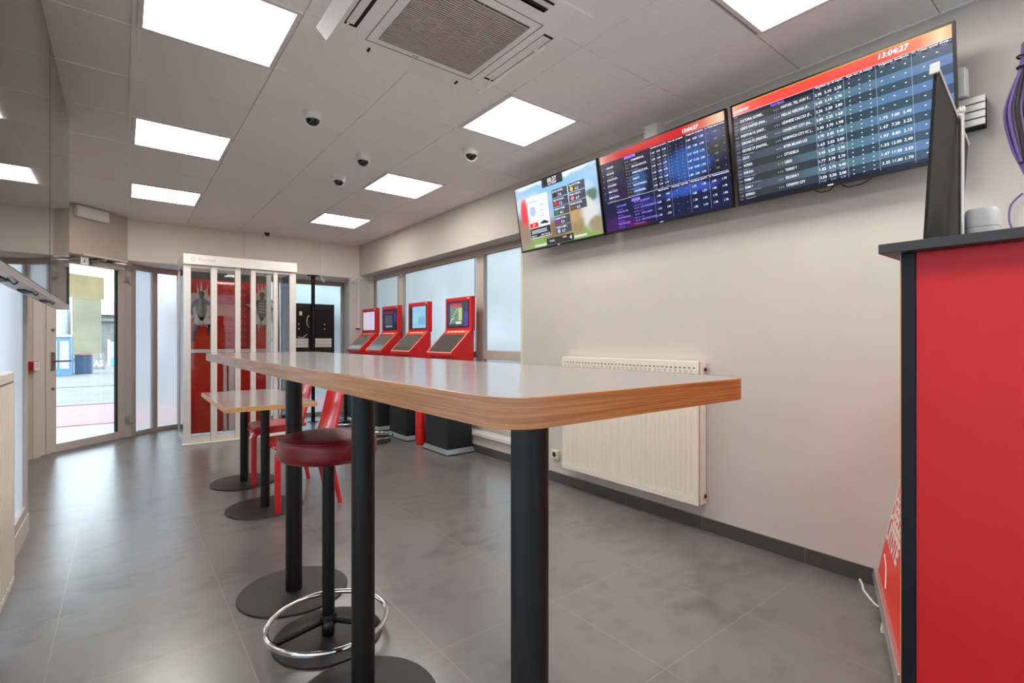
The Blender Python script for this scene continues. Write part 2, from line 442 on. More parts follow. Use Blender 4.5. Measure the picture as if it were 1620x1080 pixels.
# skirting: dark tiles with pale joints
def skirting(name, segs):
    b = MB()
    for (x0, y0, x1, y1, nx, ny) in segs:
        L_ = math.hypot(x1-x0, y1-y0); n = max(1, round(L_/.61)); 
        for i in range(n):
            a, c = i/n, (i+1)/n
            g = .0015/L_
            p0 = (x0+(x1-x0)*(a+g), y0+(y1-y0)*(a+g)); p1 = (x0+(x1-x0)*(c-g), y0+(y1-y0)*(c-g))
            b.use(0).prism([p0, p1, (p1[0]+nx*.009, p1[1]+ny*.009), (p0[0]+nx*.009, p0[1]+ny*.009)], 0, .083)
        b.use(1).prism([(x0, y0), (x1, y1), (x1+nx*.0078, y1+ny*.0078), (x0+nx*.0078, y0+ny*.0078)], 0, .086)
    return struct(b.build(name, ['skirt', 'grout'], local=True, smooth=False))
skirting('baseboard_right', [(XW, 1.105-.61*6, XW, 1.105+.61*4.155, -1, 0), (3.07, NY, 3.07, YF, -1, 0)])
skirting('baseboard_far', [(2.80, YF, XW, YF, 0, -1)])

# ------------------------------------------------------------------ windows
def pane_x(name, x, y0, y1, z0, z1, film, parent, side):
    """glass sheet in a plane x=const; the room-side face carries the film"""
    b = MB(); t = .008
    xa, xb = (x, x+t) if side > 0 else (x-t, x)     # side>0: outside is +x
    xr = xa if side > 0 else xb
    b.use(1).box(xa, xb, y0, y1, z0, z1)
    b.bm.faces.ensure_lookup_table()
    for f in b.bm.faces:
        if all(abs(v.co.x-xr) < 1e-6 for v in f.verts): f.material_index = 0
    return b.build(name, [film, 'glass'], parent, smooth=False)
def pane_dir(name, p0, p1, z0, z1, film, parent, t=.008):
    """glass sheet over the plan line p0-p1; outside is to the left of p0->p1"""
    d = Vector((p1[0]-p0[0], p1[1]-p0[1])).normalized(); n = Vector((-d.y, d.x))*t
    b = MB(); b.use(1).prism([p0, p1, (p1[0]+n.x, p1[1]+n.y), (p0[0]+n.x, p0[1]+n.y)], z0, z1)
    b.bm.faces.ensure_lookup_table(); nn = Vector((n.x, n.y, 0)).normalized(); q = Vector((p0[0], p0[1], 0))
    for f in b.bm.faces:
        if all(abs((Vector((v.co.x, v.co.y, 0))-q).dot(nn)) < 1e-5 for v in f.verts): f.material_index = 0
    return b.build(name, [film, 'glass'], parent, smooth=False)

# window_1: right-hand niche
WX = 3.20
w = sempty('window_1', (WX, 5.65, .222))
b = MB()
ys = [(YF-.03-.06, YF-.03), (6.60, 6.74), (4.57, 4.72), (NY+.0, NY+.06)]
for a, c in ys: b.box(WX-.023, WX+.048, a, c, .223, 2.249)
b.box(WX-.02, WX+.05, NY, YF-.03, 2.185, 2.25); b.box(WX-.02, WX+.05, NY, YF-.03, .222, .28)
b.box(WX-.035, WX+.05, NY, 4.57, 1.02, 1.115); b.box(WX-.02, WX+.05, 4.72, 6.60, 1.03, 1.10); b.box(WX-.02, WX+.05, 6.74, YF-.09, 1.03, 1.10)
b.build('window_frame', 'frame', w, bevel=.004)
# slim light beads beside the mullions
b = MB()
for y in (4.735, 6.755, 7.6): b.box(WX-.024, WX-.02, y, y+.008, .28, 2.185)
b.build('glazing_bead', 'rubber', w)
for (y0, y1) in ((NY+.06, 4.57), (4.72, 6.60), (6.74, YF-.09)):
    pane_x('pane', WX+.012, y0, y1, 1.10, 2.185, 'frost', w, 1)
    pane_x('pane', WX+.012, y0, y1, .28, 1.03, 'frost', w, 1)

# window_2: far glazing with two facets towards the door
w = sempty('window_2', (1.6, 8.3, 0))
P = [(.10, 8.06), (.33, 8.30), (.64, 8.44), (2.985, 8.44)]
b = MB()
def post(b, c, ang, wd, dp, z0, z1):
    ca, sa = math.cos(ang), math.sin(ang)
    pts = [(c[0]+ca*u-sa*v, c[1]+sa*u+ca*v) for u, v in ((-wd/2, -dp/2), (wd/2, -dp/2), (wd/2, dp/2), (-wd/2, dp/2))]
    b.prism(pts, z0, z1)
post(b, (.09, 8.05), D45, .06, .09, 0, 2.205)
post(b, P[1], math.radians(36), .07, .08, 0, 2.205)
post(b, P[2], math.radians(14), .06, .08, 0, 2.205)
for x, wd in ((1.91, .07), (2.955, .06)): post(b, (x, 8.44), 0, wd, .08, 0, 2.205)
for i in range(3):
    d = Vector((P[i+1][0]-P[i][0], P[i+1][1]-P[i][1])); L_ = d.length; ang = math.atan2(d.y, d.x)
    c = ((P[i][0]+P[i+1][0])/2, (P[i][1]+P[i+1][1])/2)
    post(b, c, ang, L_, .07, 0, .05); post(b, c, ang, L_, .07, 2.14, 2.205)
b.build('window_frame', 'frame', w, bevel=.003)
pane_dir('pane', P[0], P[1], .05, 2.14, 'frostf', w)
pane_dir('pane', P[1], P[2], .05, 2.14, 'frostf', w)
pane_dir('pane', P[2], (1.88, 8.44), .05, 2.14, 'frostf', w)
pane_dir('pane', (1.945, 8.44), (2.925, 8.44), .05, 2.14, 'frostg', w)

# window_3: frosted front on the left
w = sempty('window_3', (-.5, 2, .12))
b = MB(); b.box(-.55, -.475, 4.36, 4.435, .12, 2.2); b.box(-.55, -.475, -2.5, -2.44, .12, 2.2); b.box(-.55, -.475, -.3, -.24, .12, 2.2); b.box(-.55, -.475, 1.9, 1.97, .12, 2.2)
b.box(-.55, -.475, -2.44, 4.36, 2.13, 2.2); b.box(-.55, -.475, -2.44, 4.36, .12, .18)
b.build('window_frame', 'frame', w, bevel=.003)
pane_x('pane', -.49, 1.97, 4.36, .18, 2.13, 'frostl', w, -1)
pane_x('pane', -.49, -2.44, -.3, .18, 2.13, 'frostl', w, -1)  # unseen pane added behind the camera to let in more daylight
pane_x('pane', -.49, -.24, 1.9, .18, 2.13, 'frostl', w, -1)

# window_added: unseen frosted shop front added behind the camera for more daylight
w = sempty('window_added', (1.25, BACK-.06, .12))
b = MB()
for x in (-.42, .70, 1.80, 2.86): b.box(x, x+.06, BACK-.09, BACK-.02, .12, 2.62)
b.box(-.42, 2.92, BACK-.09, BACK-.02, 2.56, 2.62); b.box(-.42, 2.92, BACK-.09, BACK-.02, .12, .18)
b.build('window_frame', 'frame', w)
for xa, xb in ((-.36, .70), (.76, 1.80), (1.86, 2.86)): pane_dir('pane', (xb, BACK-.05), (xa, BACK-.05), .18, 2.56, 'frostl', w)

# ------------------------------------------------------------------ door_1 (entrance, set back in the 45 degree wall)
d = sempty('door_1', DIAG[0], DIAG[1])
T = .212
b = MB()
b.box(-.985, -.905, T-.10, T+.05, 0, 2.18); b.box(-.905, -.775, T-.02, T+.05, 0, 2.18); b.box(-.80, -.765, T-.035, T+.05, 0, 2.18)
b.box(.175, .275, T-.03, T+.06, 0, 2.18); b.box(-.765, .175, T-.01, T+.06, 2.135, 2.18)
b.build('door_frame', 'framelt', d, local=True, bevel=.004)
b = MB(); b.box(-.762, -.683, T-.02, T+.04, .005, 2.135); b.box(.062, .165, T-.02, T+.04, .005, 2.135)
b.box(-.683, .062, T-.02, T+.04, .005, .092); b.box(-.683, .062, T-.02, T+.04, 2.10, 2.135)
leaf = b.build('door_leaf', 'framelt', d, local=True, bevel=.004)
b = MB(); b.box(.045, .062, T-.012, T+.02, .092, 2.10); b.build('glazing_seal', 'rubber', leaf, local=True)
b = MB(); b.box(-.683, .062, T+.008, T+.016, .092, 2.10); b.build('pane', 'glass', leaf, local=True)
b = MB(); b.box(-.742, -.706, T-.032, T-.02, .90, 1.10)
b.tube([(-.724, T-.03, 1.0), (-.724, T-.075, 1.0), (-.70, T-.082, 1.0), (-.58, T-.082, 1.0)], .0095, 10)
b.build('handle', 'handle', leaf, local=True, bevel=.002)
for z in (1.34, .70):
    b = MB(); b.prism([(-.724+.014*math.cos(a*PI/6), z+.014*math.sin(a*PI/6)) for a in range(12)], T-.036, T-.02, 'y')
    b.build('lock', 'handle', leaf, local=True)
for z in (2.0, .24):
    b = MB(); b.box(.145, .20, T-.055, T-.02, z-.03, z+.03); b.prism([(.205+.016*math.cos(a*PI/6), T-.05+.016*math.sin(a*PI/6)) for a in range(12)], z-.055, z+.045)
    b.build('hinge', 'frame', d, local=True, bevel=.003)
# closer on the head of the door
t = thing('door_closer', 'grey overhead door closer above the glazed entrance door', 'door closer', DIAG[0], DIAG[1])
b = MB(); b.box(-.30, .06, .10, T-.022, 2.092, 2.155); b.build('closer_body', 'framelt', t, local=True, bevel=.006)
b = MB(); b.box(-.585, -.03, -.035, -.008, 2.172, 2.192); b.build('slide_rail', 'alulite', t, local=True, bevel=.003)
b = MB(); b.box(-.33, -.30, -.03, T-.03, 2.150, 2.165); b.build('arm', 'alu', t, local=True)
# exit pictogram
t = thing('exit_sign', 'small white exit sign with a black down arrow above the door', 'sign', DIAG[0], DIAG[1])
b = MB(); b.box(-.565, -.475, .02, .03, 2.075, 2.165); b.build('sign_plate', 'whitecard', t, local=True, bevel=.003)
b = MB(); y = .0192
b.face([(-.545, y, 2.115), (-.527, y, 2.098), (-.509, y, 2.115), (-.523, y, 2.110), (-.523, y, 2.14), (-.531, y, 2.14), (-.531, y, 2.110)])
b.rect(-.505, -.487, 2.112, 2.117, y)
b.build('arrow', 'blackink', t, local=True, flat_normals=True)
b = MB(); b.box(-.53, -.51, .03, T-.01, 2.142, 2.152); b.build('sign_bracket', 'white', t, local=True)
# posters on the door glass (seen from the back)
b = MB(); b.box(-.66, -.105, T+.002, T+.006, 1.715, 1.985)
o = b.build('poster', 'poster', None, local=True); o.location = DIAG[0]; o.rotation_euler = DIAG[1]; tag(o, 'wide olive poster back stuck high on the door glass', 'poster')
b = MB(); b.box(-.485, -.145, T-.002, T+.002, 1.07, 1.71)
b.use(1).box(-.488, -.485, T-.002, T+.002, 1.07, 1.71); b.use(1).box(-.485, -.145, T-.0021, T+.002, 1.71, 1.714)
o = b.build('poster', ['poster2', 'white'], None, local=True); o.location = DIAG[0]; o.rotation_euler = DIAG[1]; tag(o, 'tall grey-green poster back in the middle of the door glass', 'poster')
# emergency light under the ceiling
t = thing('emergency_light', 'white box emergency light on the wall above the entrance door', 'light', DIAG[0], DIAG[1])
b = MB(); b.box(-.67, -.29, -.055, 0, 2.585, 2.715); b.build('housing', 'white', t, local=True, bevel=.01)
b = MB(); b.box(-.655, -.305, -.062, -.055, 2.60, 2.70); b.build('diffuser', 'whitecard', t, local=True, bevel=.004)
# red call point on the jamb left of the door
t = thing('call_point', 'red emergency call point with white face left of the entrance door', 'alarm button', DIAG[0], DIAG[1])
b = MB(); b.box(-1.03, -.97, .055, .118, .915, 1.01); b.build('housing', 'redplast', t, local=True, bevel=.004)
b = MB(); b.box(-1.026, -.974, .05, .055, .919, 1.006); b.build('front_plate', 'whitecard', t, local=True)
b = MB()
for i, z in enumerate((.985, .97, .955)): b.rect(-1.018, -.985, z-.004, z, .0495)
b.build('print', 'redplast', t, local=True)

# ------------------------------------------------------------------ ceiling lights
def make_light(x, y, label):
    t = thing('ceiling_light', label, 'light', (x, y, ZC-.012), group='square ceiling light panels')
    b = MB(); s, q = .299, .276
    for (x0, x1, y0, y1) in ((-s, s, -s, -q), (-s, s, q, s), (-s, -q, -q, q), (q, s, -q, q)): b.box(x0, x1, y0, y1, .002, .022)
    b.build('frame', 'white', t, local=True, bevel=.002)
    b = MB(); b.box(-q, q, -q, q, .006, .016); b.build('diffuser', 'led', t, local=True)
    return t
first = make_light(LX[0], LY[1], 'largest square light panel, at the ceiling edge above the left windows')
names = {(0, 2): 'second light panel from the camera in the left row', (0, 3): 'farthest light panel in the left row, near the entrance door',
         (1, 0): 'light panel above the wide odds screen nearest the camera', (1, 1): 'light panel just beyond the air conditioner, by the wall screens',
         (1, 2): 'third light panel of the right row, beyond the dome cameras', (1, 3): 'smallest light panel, nearest the far right corner',
         (0, 0): 'light panel above the camera in the left row'}
for (i, k), lb in names.items(): copy_thing(first, (LX[i], LY[k], ZC-.012), lb)
for i in (0, 1): copy_thing(first, (LX[i], LY0[0], ZC-.012), 'light panel behind the camera in the %s row' % ('left' if i == 0 else 'right'))

# ------------------------------------------------------------------ air conditioner cassette
t = thing('air_conditioner', 'white ceiling cassette air conditioner with square brown grille', 'air conditioner', (AC[0], AC[1], ZC))
x0, x1, y0, y1 = AC[0]-.475, AC[0]+.475, AC[1]-.475, AC[1]+.475
b = MB()
sl = {'L': (.817, .876, 1.80, 2.315), 'R': (1.612, 1.67, 1.80, 2.315), 'N': (.98, 1.505, 1.612, 1.685), 'F': (.985, 1.514, 2.425, 2.446)}
b.rings([[(x0, y0, ZC-.001), (x1, y0, ZC-.001), (x1, y1, ZC-.001), (x0, y1, ZC-.001)],
         [(x0, y0, ZC-.008), (x1, y0, ZC-.008), (x1, y1, ZC-.008), (x0, y1, ZC-.008)],
         [(x0+.03, y0+.03, ZC-.016), (x1-.03, y0+.03, ZC-.016), (x1-.03, y1-.03, ZC-.016), (x0+.03, y1-.03, ZC-.016)]])
b.build('panel', 'ceil', t)
for k in 'LRN':
    a, c, e, f = sl[k]
    b = MB(); w_ = .006
    b.box(a, c, e, e+w_*2, ZC-.0185, ZC-.016); b.box(a, c, f-w_*2, f, ZC-.0185, ZC-.016)
    if k == 'L': b.box(c-.016, c, e, f, ZC-.0185, ZC-.016); b.box(a, a+.004, e, f, ZC-.0185, ZC-.016)
    if k == 'N': b.box(a, c, f-.03, f, ZC-.0185, ZC-.016)
    if k == 'R': b.box(a, a+.002, e, f, ZC-.0175, ZC-.016); b.box(c-.002, c, e, f, ZC-.0175, ZC-.016)
    b.build('air_slot', 'slot', t)
b = MB()
for x in (.99, 1.512):
    b = MB(); b.prism([(x-.006, 2.437), (x+.006, 2.437), (x+.01, 2.47), (x-.002, 2.47)], ZC-.02, ZC-.016); b.build('latch', 'slot', t)
# inner frame line and grille
b = MB(); g0, g1, h0, h1 = .945, 1.565, 1.755, 2.38
for (a, c, e, f) in ((g0, g1, h0, h0+.003), (g0, g1, h1-.003, h1), (g0, g0+.003, h0, h1), (g1-.003, g1, h0, h1)): b.box(a, c, e, f, ZC-.0175, ZC-.016)
b.build('grille_joint', mat('joint_shadow', (110, 98, 92), .8), t)
M['grilleback'] = mat('grille_shadow', (92, 78, 72), .8)
M['grillebar'] = mat('grille_slat', (206, 190, 182), .55)
b = MB(); b.box(.995, 1.522, 1.805, 2.335, ZC-.019, ZC-.016); gb = b.build('grille', 'grilleback', t)
b = MB()
for i in range(38):
    y = 1.812+i*.0138
    b.box(.995, 1.522, y, y+.0062, ZC-.024, ZC-.019)
for i in range(5): b.box(1.08+i*.09, 1.082+i*.09, 1.805, 2.335, ZC-.022, ZC-.019)
b.build('slats', 'grillebar', gb)
b = MB(); b.text('AIR', 1.21, 0, 0, .02, align='CENTER')
b.xf(Matrix.Translation((0, 2.355, ZC-.0172)) @ Matrix.Rotation(PI/2, 4, 'X') @ Matrix.Scale(-1, 4, (0, 0, 1)) if False else Matrix.Translation((0, 2.355, ZC-.0172)) @ Matrix.Rotation(-PI/2, 4, 'X'))
b.build('badge', 'darkgrey', t, flat_normals=True, smooth=False)
# two opened air deflector blades on little arms
def blade(p, q, y0, y1, arms):
    n = Vector((-(q[1]-p[1]), q[0]-p[0])).normalized()*.004
    b = MB(); b.prism([p, q, (q[0]+n.x, q[1]+n.y), (p[0]+n.x, p[1]+n.y)], y0, y1, 'y')
    f = b.build('air_flap', 'flapwhite', t, bevel=.001)
    for y in (y0+.05, y1-.05):
        b = MB(); b.tube([(q[0] if arms == 'q' else p[0], y, (q[1] if arms == 'q' else p[1])+.004), (sl['L'][0]+.03 if arms == 'q' else sl['R'][0]+.03, y, ZC-.016)], .004, 6); b.build('flap_arm', 'white', f)
blade((.690, 2.642), (.736, 2.598), 1.80, 2.315, 'q')
blade((1.577, 2.612), (1.612, 2.643), 1.80, 2.315, 'p')

# ------------------------------------------------------------------ dome cameras
def make_cam(x, y, label):
    t = thing('dome_camera', label, 'security camera', (x, y, ZC), group='dome cameras on the ceiling')
    b = MB(); b.lathe([(.048, -.048), (.056, -.040), (.060, -.012), (.061, 0)], n=32); b.build('housing', 'white', t, local=True)
    ang = math.atan2(-y, -x)
    b = MB(); prof = []
    n = 9
    b.lathe([(.001, -.087)]+[(.044*math.cos(a), -.045-.042*math.sin(a)) for a in [PI/2*(1-i/n) for i in range(1, n+1)]], n=28)
    b.build('lens_dome', 'lens', t, local=True)
    b = MB(); c, s = math.cos(ang), math.sin(ang)
    ring = []
    for i in range(13):
        a = PI*i/12
        ring.append((-s*.046*math.cos(a)-c*.004, c*.046*math.cos(a)-s*.004, -.045-.045*math.sin(a)))
    b.tube(ring, .006, 6); b.build('lens_shroud', 'white', t, local=True)
    return t
cam0 = make_cam(.992, 3.40, 'nearest dome camera, close to the square air conditioner')
copy_thing(cam0, (1.542, 3.93, ZC), 'middle dome camera of the three in a cluster')
copy_thing(cam0, (1.561, 4.56, ZC), 'dome camera beside the third light panel of the right row')
copy_thing(cam0, (2.162, 3.28, ZC), 'dome camera near the wall screens, beyond the bright light panel')
b = MB(); b.lathe([(.012, -.045), (.03, -.03), (.034, -.01), (.04, 0)], (1.60, 7.60), 20, ZC)
b2 = b.build('dome_camera', 'blackmatt'); tag(b2, 'tiny black ceiling sensor near the far wall', 'security camera', 'dome cameras on the ceiling')

# ------------------------------------------------------------------ left glossy screens
t1 = None
def big_screen(y0, y1, label, clips, zb=1.436):
    t = thing('wall_screen', label, 'screen', (-.31, (y0+y1)/2, zb), group='big dark screens on the left wall')
    b = MB(); b.box(-.345, -.283, y0+.003, y1-.003, zb, ZC-.004); b.build('housing', 'plastic_black', t, bevel=.003)
    b = MB(); b.box(-.283, -.280, y0+.006, y1-.006, zb+.03, ZC-.01); b.build('screen', 'screenglass', t)
    b = MB(); b.box(-.283, -.279, y0+.004, y1-.004, zb, zb+.026); b.box(-.346, -.279, y0+.004, y1-.004, zb-.002, zb+.002); b.build('bottom_bezel', mat('silver_bezel', (158, 148, 144), .35, metal=.3), t, bevel=.001)
    b = MB(); b.box(-.47, -.345, y0+.15, y1-.15, 1.7, 1.95); b.box(-.47, -.345, y0+.15, y1-.15, 2.3, 2.5); b.build('wall_bracket', 'blackmatt', t)
    for y in clips:
        b = MB(); b.prism([(-.33, zb-.002), (-.305, zb-.002), (-.305, zb-.007), (-.33, zb-.010)], y-.16, y+.0, 'y')
        b.tube([(-.295, y-.1, zb-.006), (-.292, y-.0, zb-.016), (-.292, y+.07, zb-.003)], .003, 6)
        b.build('cable_clip', 'blackmatt', t)
    return t
big_screen(3.345, 4.50, 'far dark glossy wall screen, ending beside the entrance door', (3.62,))
big_screen(1.55, 3.335, 'near dark glossy wall screen above the left radiator', (2.40, 2.95))

# ------------------------------------------------------------------ radiators
def radiator(xf, side, y0, y1, label):
    """xf: room-side face; side=+1 when the wall is at +x"""
    z0, z1 = .178, 1.09
    t = thing('wall_mounted_radiator', label, 'radiator', (xf+side*.05, (y0+y1)/2, z0), group='white panel radiators')
    def bx(b, a, c, *r):
        x0, x1 = xf+side*a, xf+side*c
        b.box(min(x0, x1), max(x0, x1), *r)
    # front panel with shallow vertical flutes
    b = MB(); prof = []
    n = 30; zt, zb = z1-.055, z0+.055
    y = y0; pitch = (y1-y0-.05)/n
    pts = [(xf+side*.008, y0), (xf, y0+.004)]
    for i in range(n):
        a = y0+.025+i*pitch
        pts += [(xf, a), (xf, a+pitch*.30), (xf+side*.010, a+pitch*.48), (xf+side*.010, a+pitch*.72), (xf, a+pitch*.9)]
    pts += [(xf, y1-.004), (xf+side*.008, y1)]
    pts += [(xf+side*.020, y1), (xf+side*.020, y0)]
    b.prism(pts, zb, zt)
    bx(b, .002, .020, y0, y1, zt, z1); bx(b, .002, .020, y0, y1, z0, zb)
    k = 36
    for i in range(k):      # punched slots along the top, pressed dots along the bottom
        a = y0+.03+i*(y1-y0-.06)/(k-1)
        b.use(1); bx(b, .0005, .0025, a-.007, a+.007, z1-.042, z1-.036)
        b.use(2); bx(b, -.0015, .003, a-.006, a+.006, z0+.026, z0+.034)
    b.build('front_panel', ['whitemetal', 'darkgrey', 'whitecard'], t, smooth=True, bevel=.0)
    b = MB(); bx(b, .080, .098, y0+.01, y1-.01, z0+.01, z1-.01); bx(b, .020, .080, y0+.02, y1-.02, z0+.03, z1-.03); b.build('rear_panel', 'whitemetal', t)
    for a, c in ((y0, y0+.004), (y1-.004, y1)):
        b = MB(); bx(b, .012, .095, a, c, z0, z1); b.build('side_cover', 'whitemetal', t, bevel=.002)
    # top grille with vent slots
    b = MB(); bx(b, .006, .092, y0, y1, z1-.004, z1+.004); g = b.build('top_grille', 'whitemetal', t, bevel=.002)
    for z in (z1-.05, z0+.05):
        b = MB(); ring = [(.0, 0)]
        ye = y0-.001
        b.prism([(xf+side*.075+.016*math.cos(a*PI/8), z+.02*math.sin(a*PI/8)) for a in range(16)], ye-.006, ye, 'y')
        b.use(1).prism([(xf+side*.075+.008*math.cos(a*PI/8), z+.011*math.sin(a*PI/8)) for a in range(16)], ye-.010, ye-.006, 'y')
        b.build('plug', ['chrome', 'slot'], t)
    for y in (y0+.25, y1-.25):
        b = MB(); bx(b, .095, .1028, y-.03, y+.03, z0+.1, z1-.1); b.build('wall_bracket', 'whitemetal', t)
    return t
radiator(2.87, 1, 1.752, 2.988, 'white panel radiator on the wall below the screens')
radiator(-.367, -1, 1.80, 3.04, 'white panel radiator under the frosted left window')

# ------------------------------------------------------------------ wall screens
def make_tv(yc, label, loc_x=2.79, zc=2.29):
    th = math.radians(9.5)
    t = thing('wall_screen', label, 'screen', (loc_x, yc, zc), (th, 0, -PI/2), 'odds screens on the right wall')
    W, Hh = .976, .565
    b = MB(); b.box(-W/2, W/2, 0, .022, -Hh/2, Hh/2); b.box(-W/2+.06, W/2-.06, .022, .045, -Hh/2+.05, Hh/2-.07)
    b.build('housing', 'plastic_black', t, local=True, bevel=.003)
    b = MB(); e = .010
    b.box(-W/2, -W/2+e, -.004, 0, -Hh/2, Hh/2); b.box(W/2-e, W/2, -.004, 0, -Hh/2, Hh/2); b.box(-W/2+e, W/2-e, -.004, 0, Hh/2-e, Hh/2); b.box(-W/2+e, W/2-e, -.004, 0, -Hh/2, -Hh/2+.016)
    bz = b.build('bezel', 'plastic_black', t, local=True)
    b = MB(); b.box(-.02, .006, -.0052, -.004, -Hh/2+.004, -Hh/2+.011); b.build('maker_badge', 'whitecard', bz, local=True)
    b = MB(); b.box(-.18, .18, .045, .075, -.16, .16); b.box(-.12, -.06, .075, .145, -.1, .14); b.box(.06, .12, .075, .145, -.1, .14)
    b.build('wall_bracket', 'blackmatt', t, local=True)
    return t, W, Hh

def SX(s, W=.976): return (s-.5)*W
def SZ(v, Hh=.565): return (.5-v)*Hh
YS = -.0012; YT = -.0020
E_white = emat('screen_white', (236, 238, 250), 1.25)
E_dim = emat('screen_dim_white', (170, 178, 205), .9)
E_yel = emat('screen_yellow', (176, 180, 84), .8)
E_red = emat('screen_red', (232, 40, 34), 1.15)
E_navy = emat('screen_navy', (26, 26, 48), 1.0)
E_vio = emat('screen_violet', (150, 120, 250), 1.2)

def grad(name, stops, axis='X', scale=.976, s=1.0, nz=0):
    """screen area that runs through these colours along one axis"""
    m, N, L = new_mat(name)
    b = N['Principled BSDF']; b.inputs['Base Color'].default_value = (.002, .002, .003, 1); b.inputs['Roughness'].default_value = .18
    tc = N.new('ShaderNodeTexCoord'); sp = N.new('ShaderNodeSeparateXYZ'); L.new(tc.outputs['Object'], sp.inputs[0])
    mr = N.new('ShaderNodeMapRange'); mr.inputs['From Min'].default_value = -scale/2; mr.inputs['From Max'].default_value = scale/2
    src = sp.outputs[axis]
    if nz:
        n = N.new('ShaderNodeTexNoise'); n.inputs['Scale'].default_value = 7; n.inputs['Detail'].default_value = 4; L.new(tc.outputs['Object'], n.inputs['Vector'])
        ad = N.new('ShaderNodeMath'); ad.operation = 'MULTIPLY_ADD'; L.new(n.outputs['Fac'], ad.inputs[0]); ad.inputs[1].default_value = nz; L.new(src, ad.inputs[2])
        sb = N.new('ShaderNodeMath'); sb.operation = 'SUBTRACT'; L.new(ad.outputs[0], sb.inputs[0]); sb.inputs[1].default_value = nz/2; src = sb.outputs[0]
    L.new(src, mr.inputs['Value'])
    cr = N.new('ShaderNodeValToRGB'); els = cr.color_ramp.elements
    while len(els) < len(stops): els.new(.5)
    for el, (p, c) in zip(els, stops): el.position = p; el.color = (*lin(c), 1)
    L.new(mr.outputs[0], cr.inputs[0]); L.new(cr.outputs[0], b.inputs['Emission Color']); b.inputs['Emission Strength'].default_value = s
    return m

# --- screen nearest the camera
t, W, Hh = make_tv(.983, 'wide screen of blue football odds, nearest the camera')
# white spacer of its wall mount shows past the right end
b = MB(); b.box(W/2-.03, W/2+.016, .06, .135, -.02, .10); b.build('mount_spacer', 'white', t, local=True, bevel=.004)
b = MB(); b.tube([(.0, .02, -.283), (-.02, .02, -.298), (-.06, .02, -.30), (-.09, .02, -.283)], .003, 6); b.tube([(.16, .03, -.283), (.12, .03, -.30), (.06, .03, -.302), (.03, .03, -.283)], .003, 6); b.build('loose_cable', 'darkcable', t, local=True)
G_dark = grad('odds_row_dark', [(0, (48, 46, 50)), (.25, (52, 58, 60)), (.5, (46, 56, 70)), (.78, (48, 76, 88)), (1, (52, 70, 100))], nz=.3)  # reflection across the glass painted into the colours of both rows
G_light = grad('odds_row_blue', [(0, (62, 66, 82)), (.3, (72, 84, 96)), (.55, (80, 112, 124)), (.8, (84, 120, 156)), (1, (84, 112, 164))], nz=.3)
G_red = grad('odds_header_red', [(0, (236, 170, 160)), (.10, (250, 96, 88)), (.2, (252, 74, 62)), (.75, (250, 72, 56)), (.88, (250, 120, 84)), (.95, (254, 200, 160)), (1, (244, 150, 112))])
b = MB()
x0, x1 = SX(.010), SX(.990)
b.use(0).rect(x0, x1, SZ(.112), SZ(.016), YS); b.use(4).rect(x0, x1, SZ(.0225), SZ(.016), YS-.0002)
b.use(3).rect(x0, x1, SZ(.155), SZ(.112), YS)
t0, dt = .149, .0721
for i in range(11):
    b.use(1 if i % 2 == 0 else 2).rect(x0, x1, SZ(min(t0+dt*(i+1), .972)), SZ(t0+dt*i), YS-.0001*(i == 0))
b.use(3).rect(x0, x1, SZ(.972), SZ(t0+dt*11), YS)
b.build('screen', [G_red, G_dark, G_light, E_navy, emat('screen_amber', (250, 190, 40), 1.1)], t, local=True, flat_normals=True, smooth=False)
home = ['CULTURAL LEONES...', 'LEEDS UNITED (PAN...', 'EVERTON FC (FANT...', 'GIRONA FC (FANTAS...', 'GETAFE CF (FANTAS...', 'LECCO', 'VICENZA', 'EVERTON', 'PARMA Y', 'ROMA Y', 'NORWICH']
away = ['HAPOEL TEL AVIV F...', 'HELLAS VERONA (F...', 'UDINESE CALCIO (F...', 'COVENTRY CITY (FA...', 'NORWICH CITY FC (...', 'INTER MILANO U23', 'CITTADELLA', 'LEEDS', 'TORINO Y', 'BOLOGNA Y', 'COVENTRY CITY']
odds = ['2.95 3.10 2.28', '2.45 3.10 2.70', '2.26 3.30 2.80', '3.85 3.25 1.68', '3.35 3.70 1.98', '2.70 3.05 3.45', '1.63 3.50 5.80', '2.45 3.30 2.90', '1.77 3.70 3.70', '1.82 3.75 4.40', '3.50 3.50 2.00']
sub = ['3.75 1.98 4.10', '2.38 1.95 5.60', '3.10 2.05 3.54', '2.25 2.15 3.98', '3.25 2.25 4.50', '3.58 2.13 2.58']
nxt = ['1.75 7.00 2.40', '1.47 7.20 3.25', '1.97 8.80 2.15', '1.55 12.00 2.40', '1.47 11.00 2.65', '2.35 11.00 1.70']
lg = ['Vriendschappelijk', 'Fantasy League', 'Fantasy League', 'Fantasy League', 'Fantasy League', 'Serie C', 'Serie C', 'Premier League', 'Campionato Primavera', 'Campionato Primavera', 'Championship']
tm = ['21:30', '21:00', '20:45', '20:30', '20:15', '20:00', '19:45', '19:30', '18:30', '18:00', '17:30']
b = MB()
cw = .0068
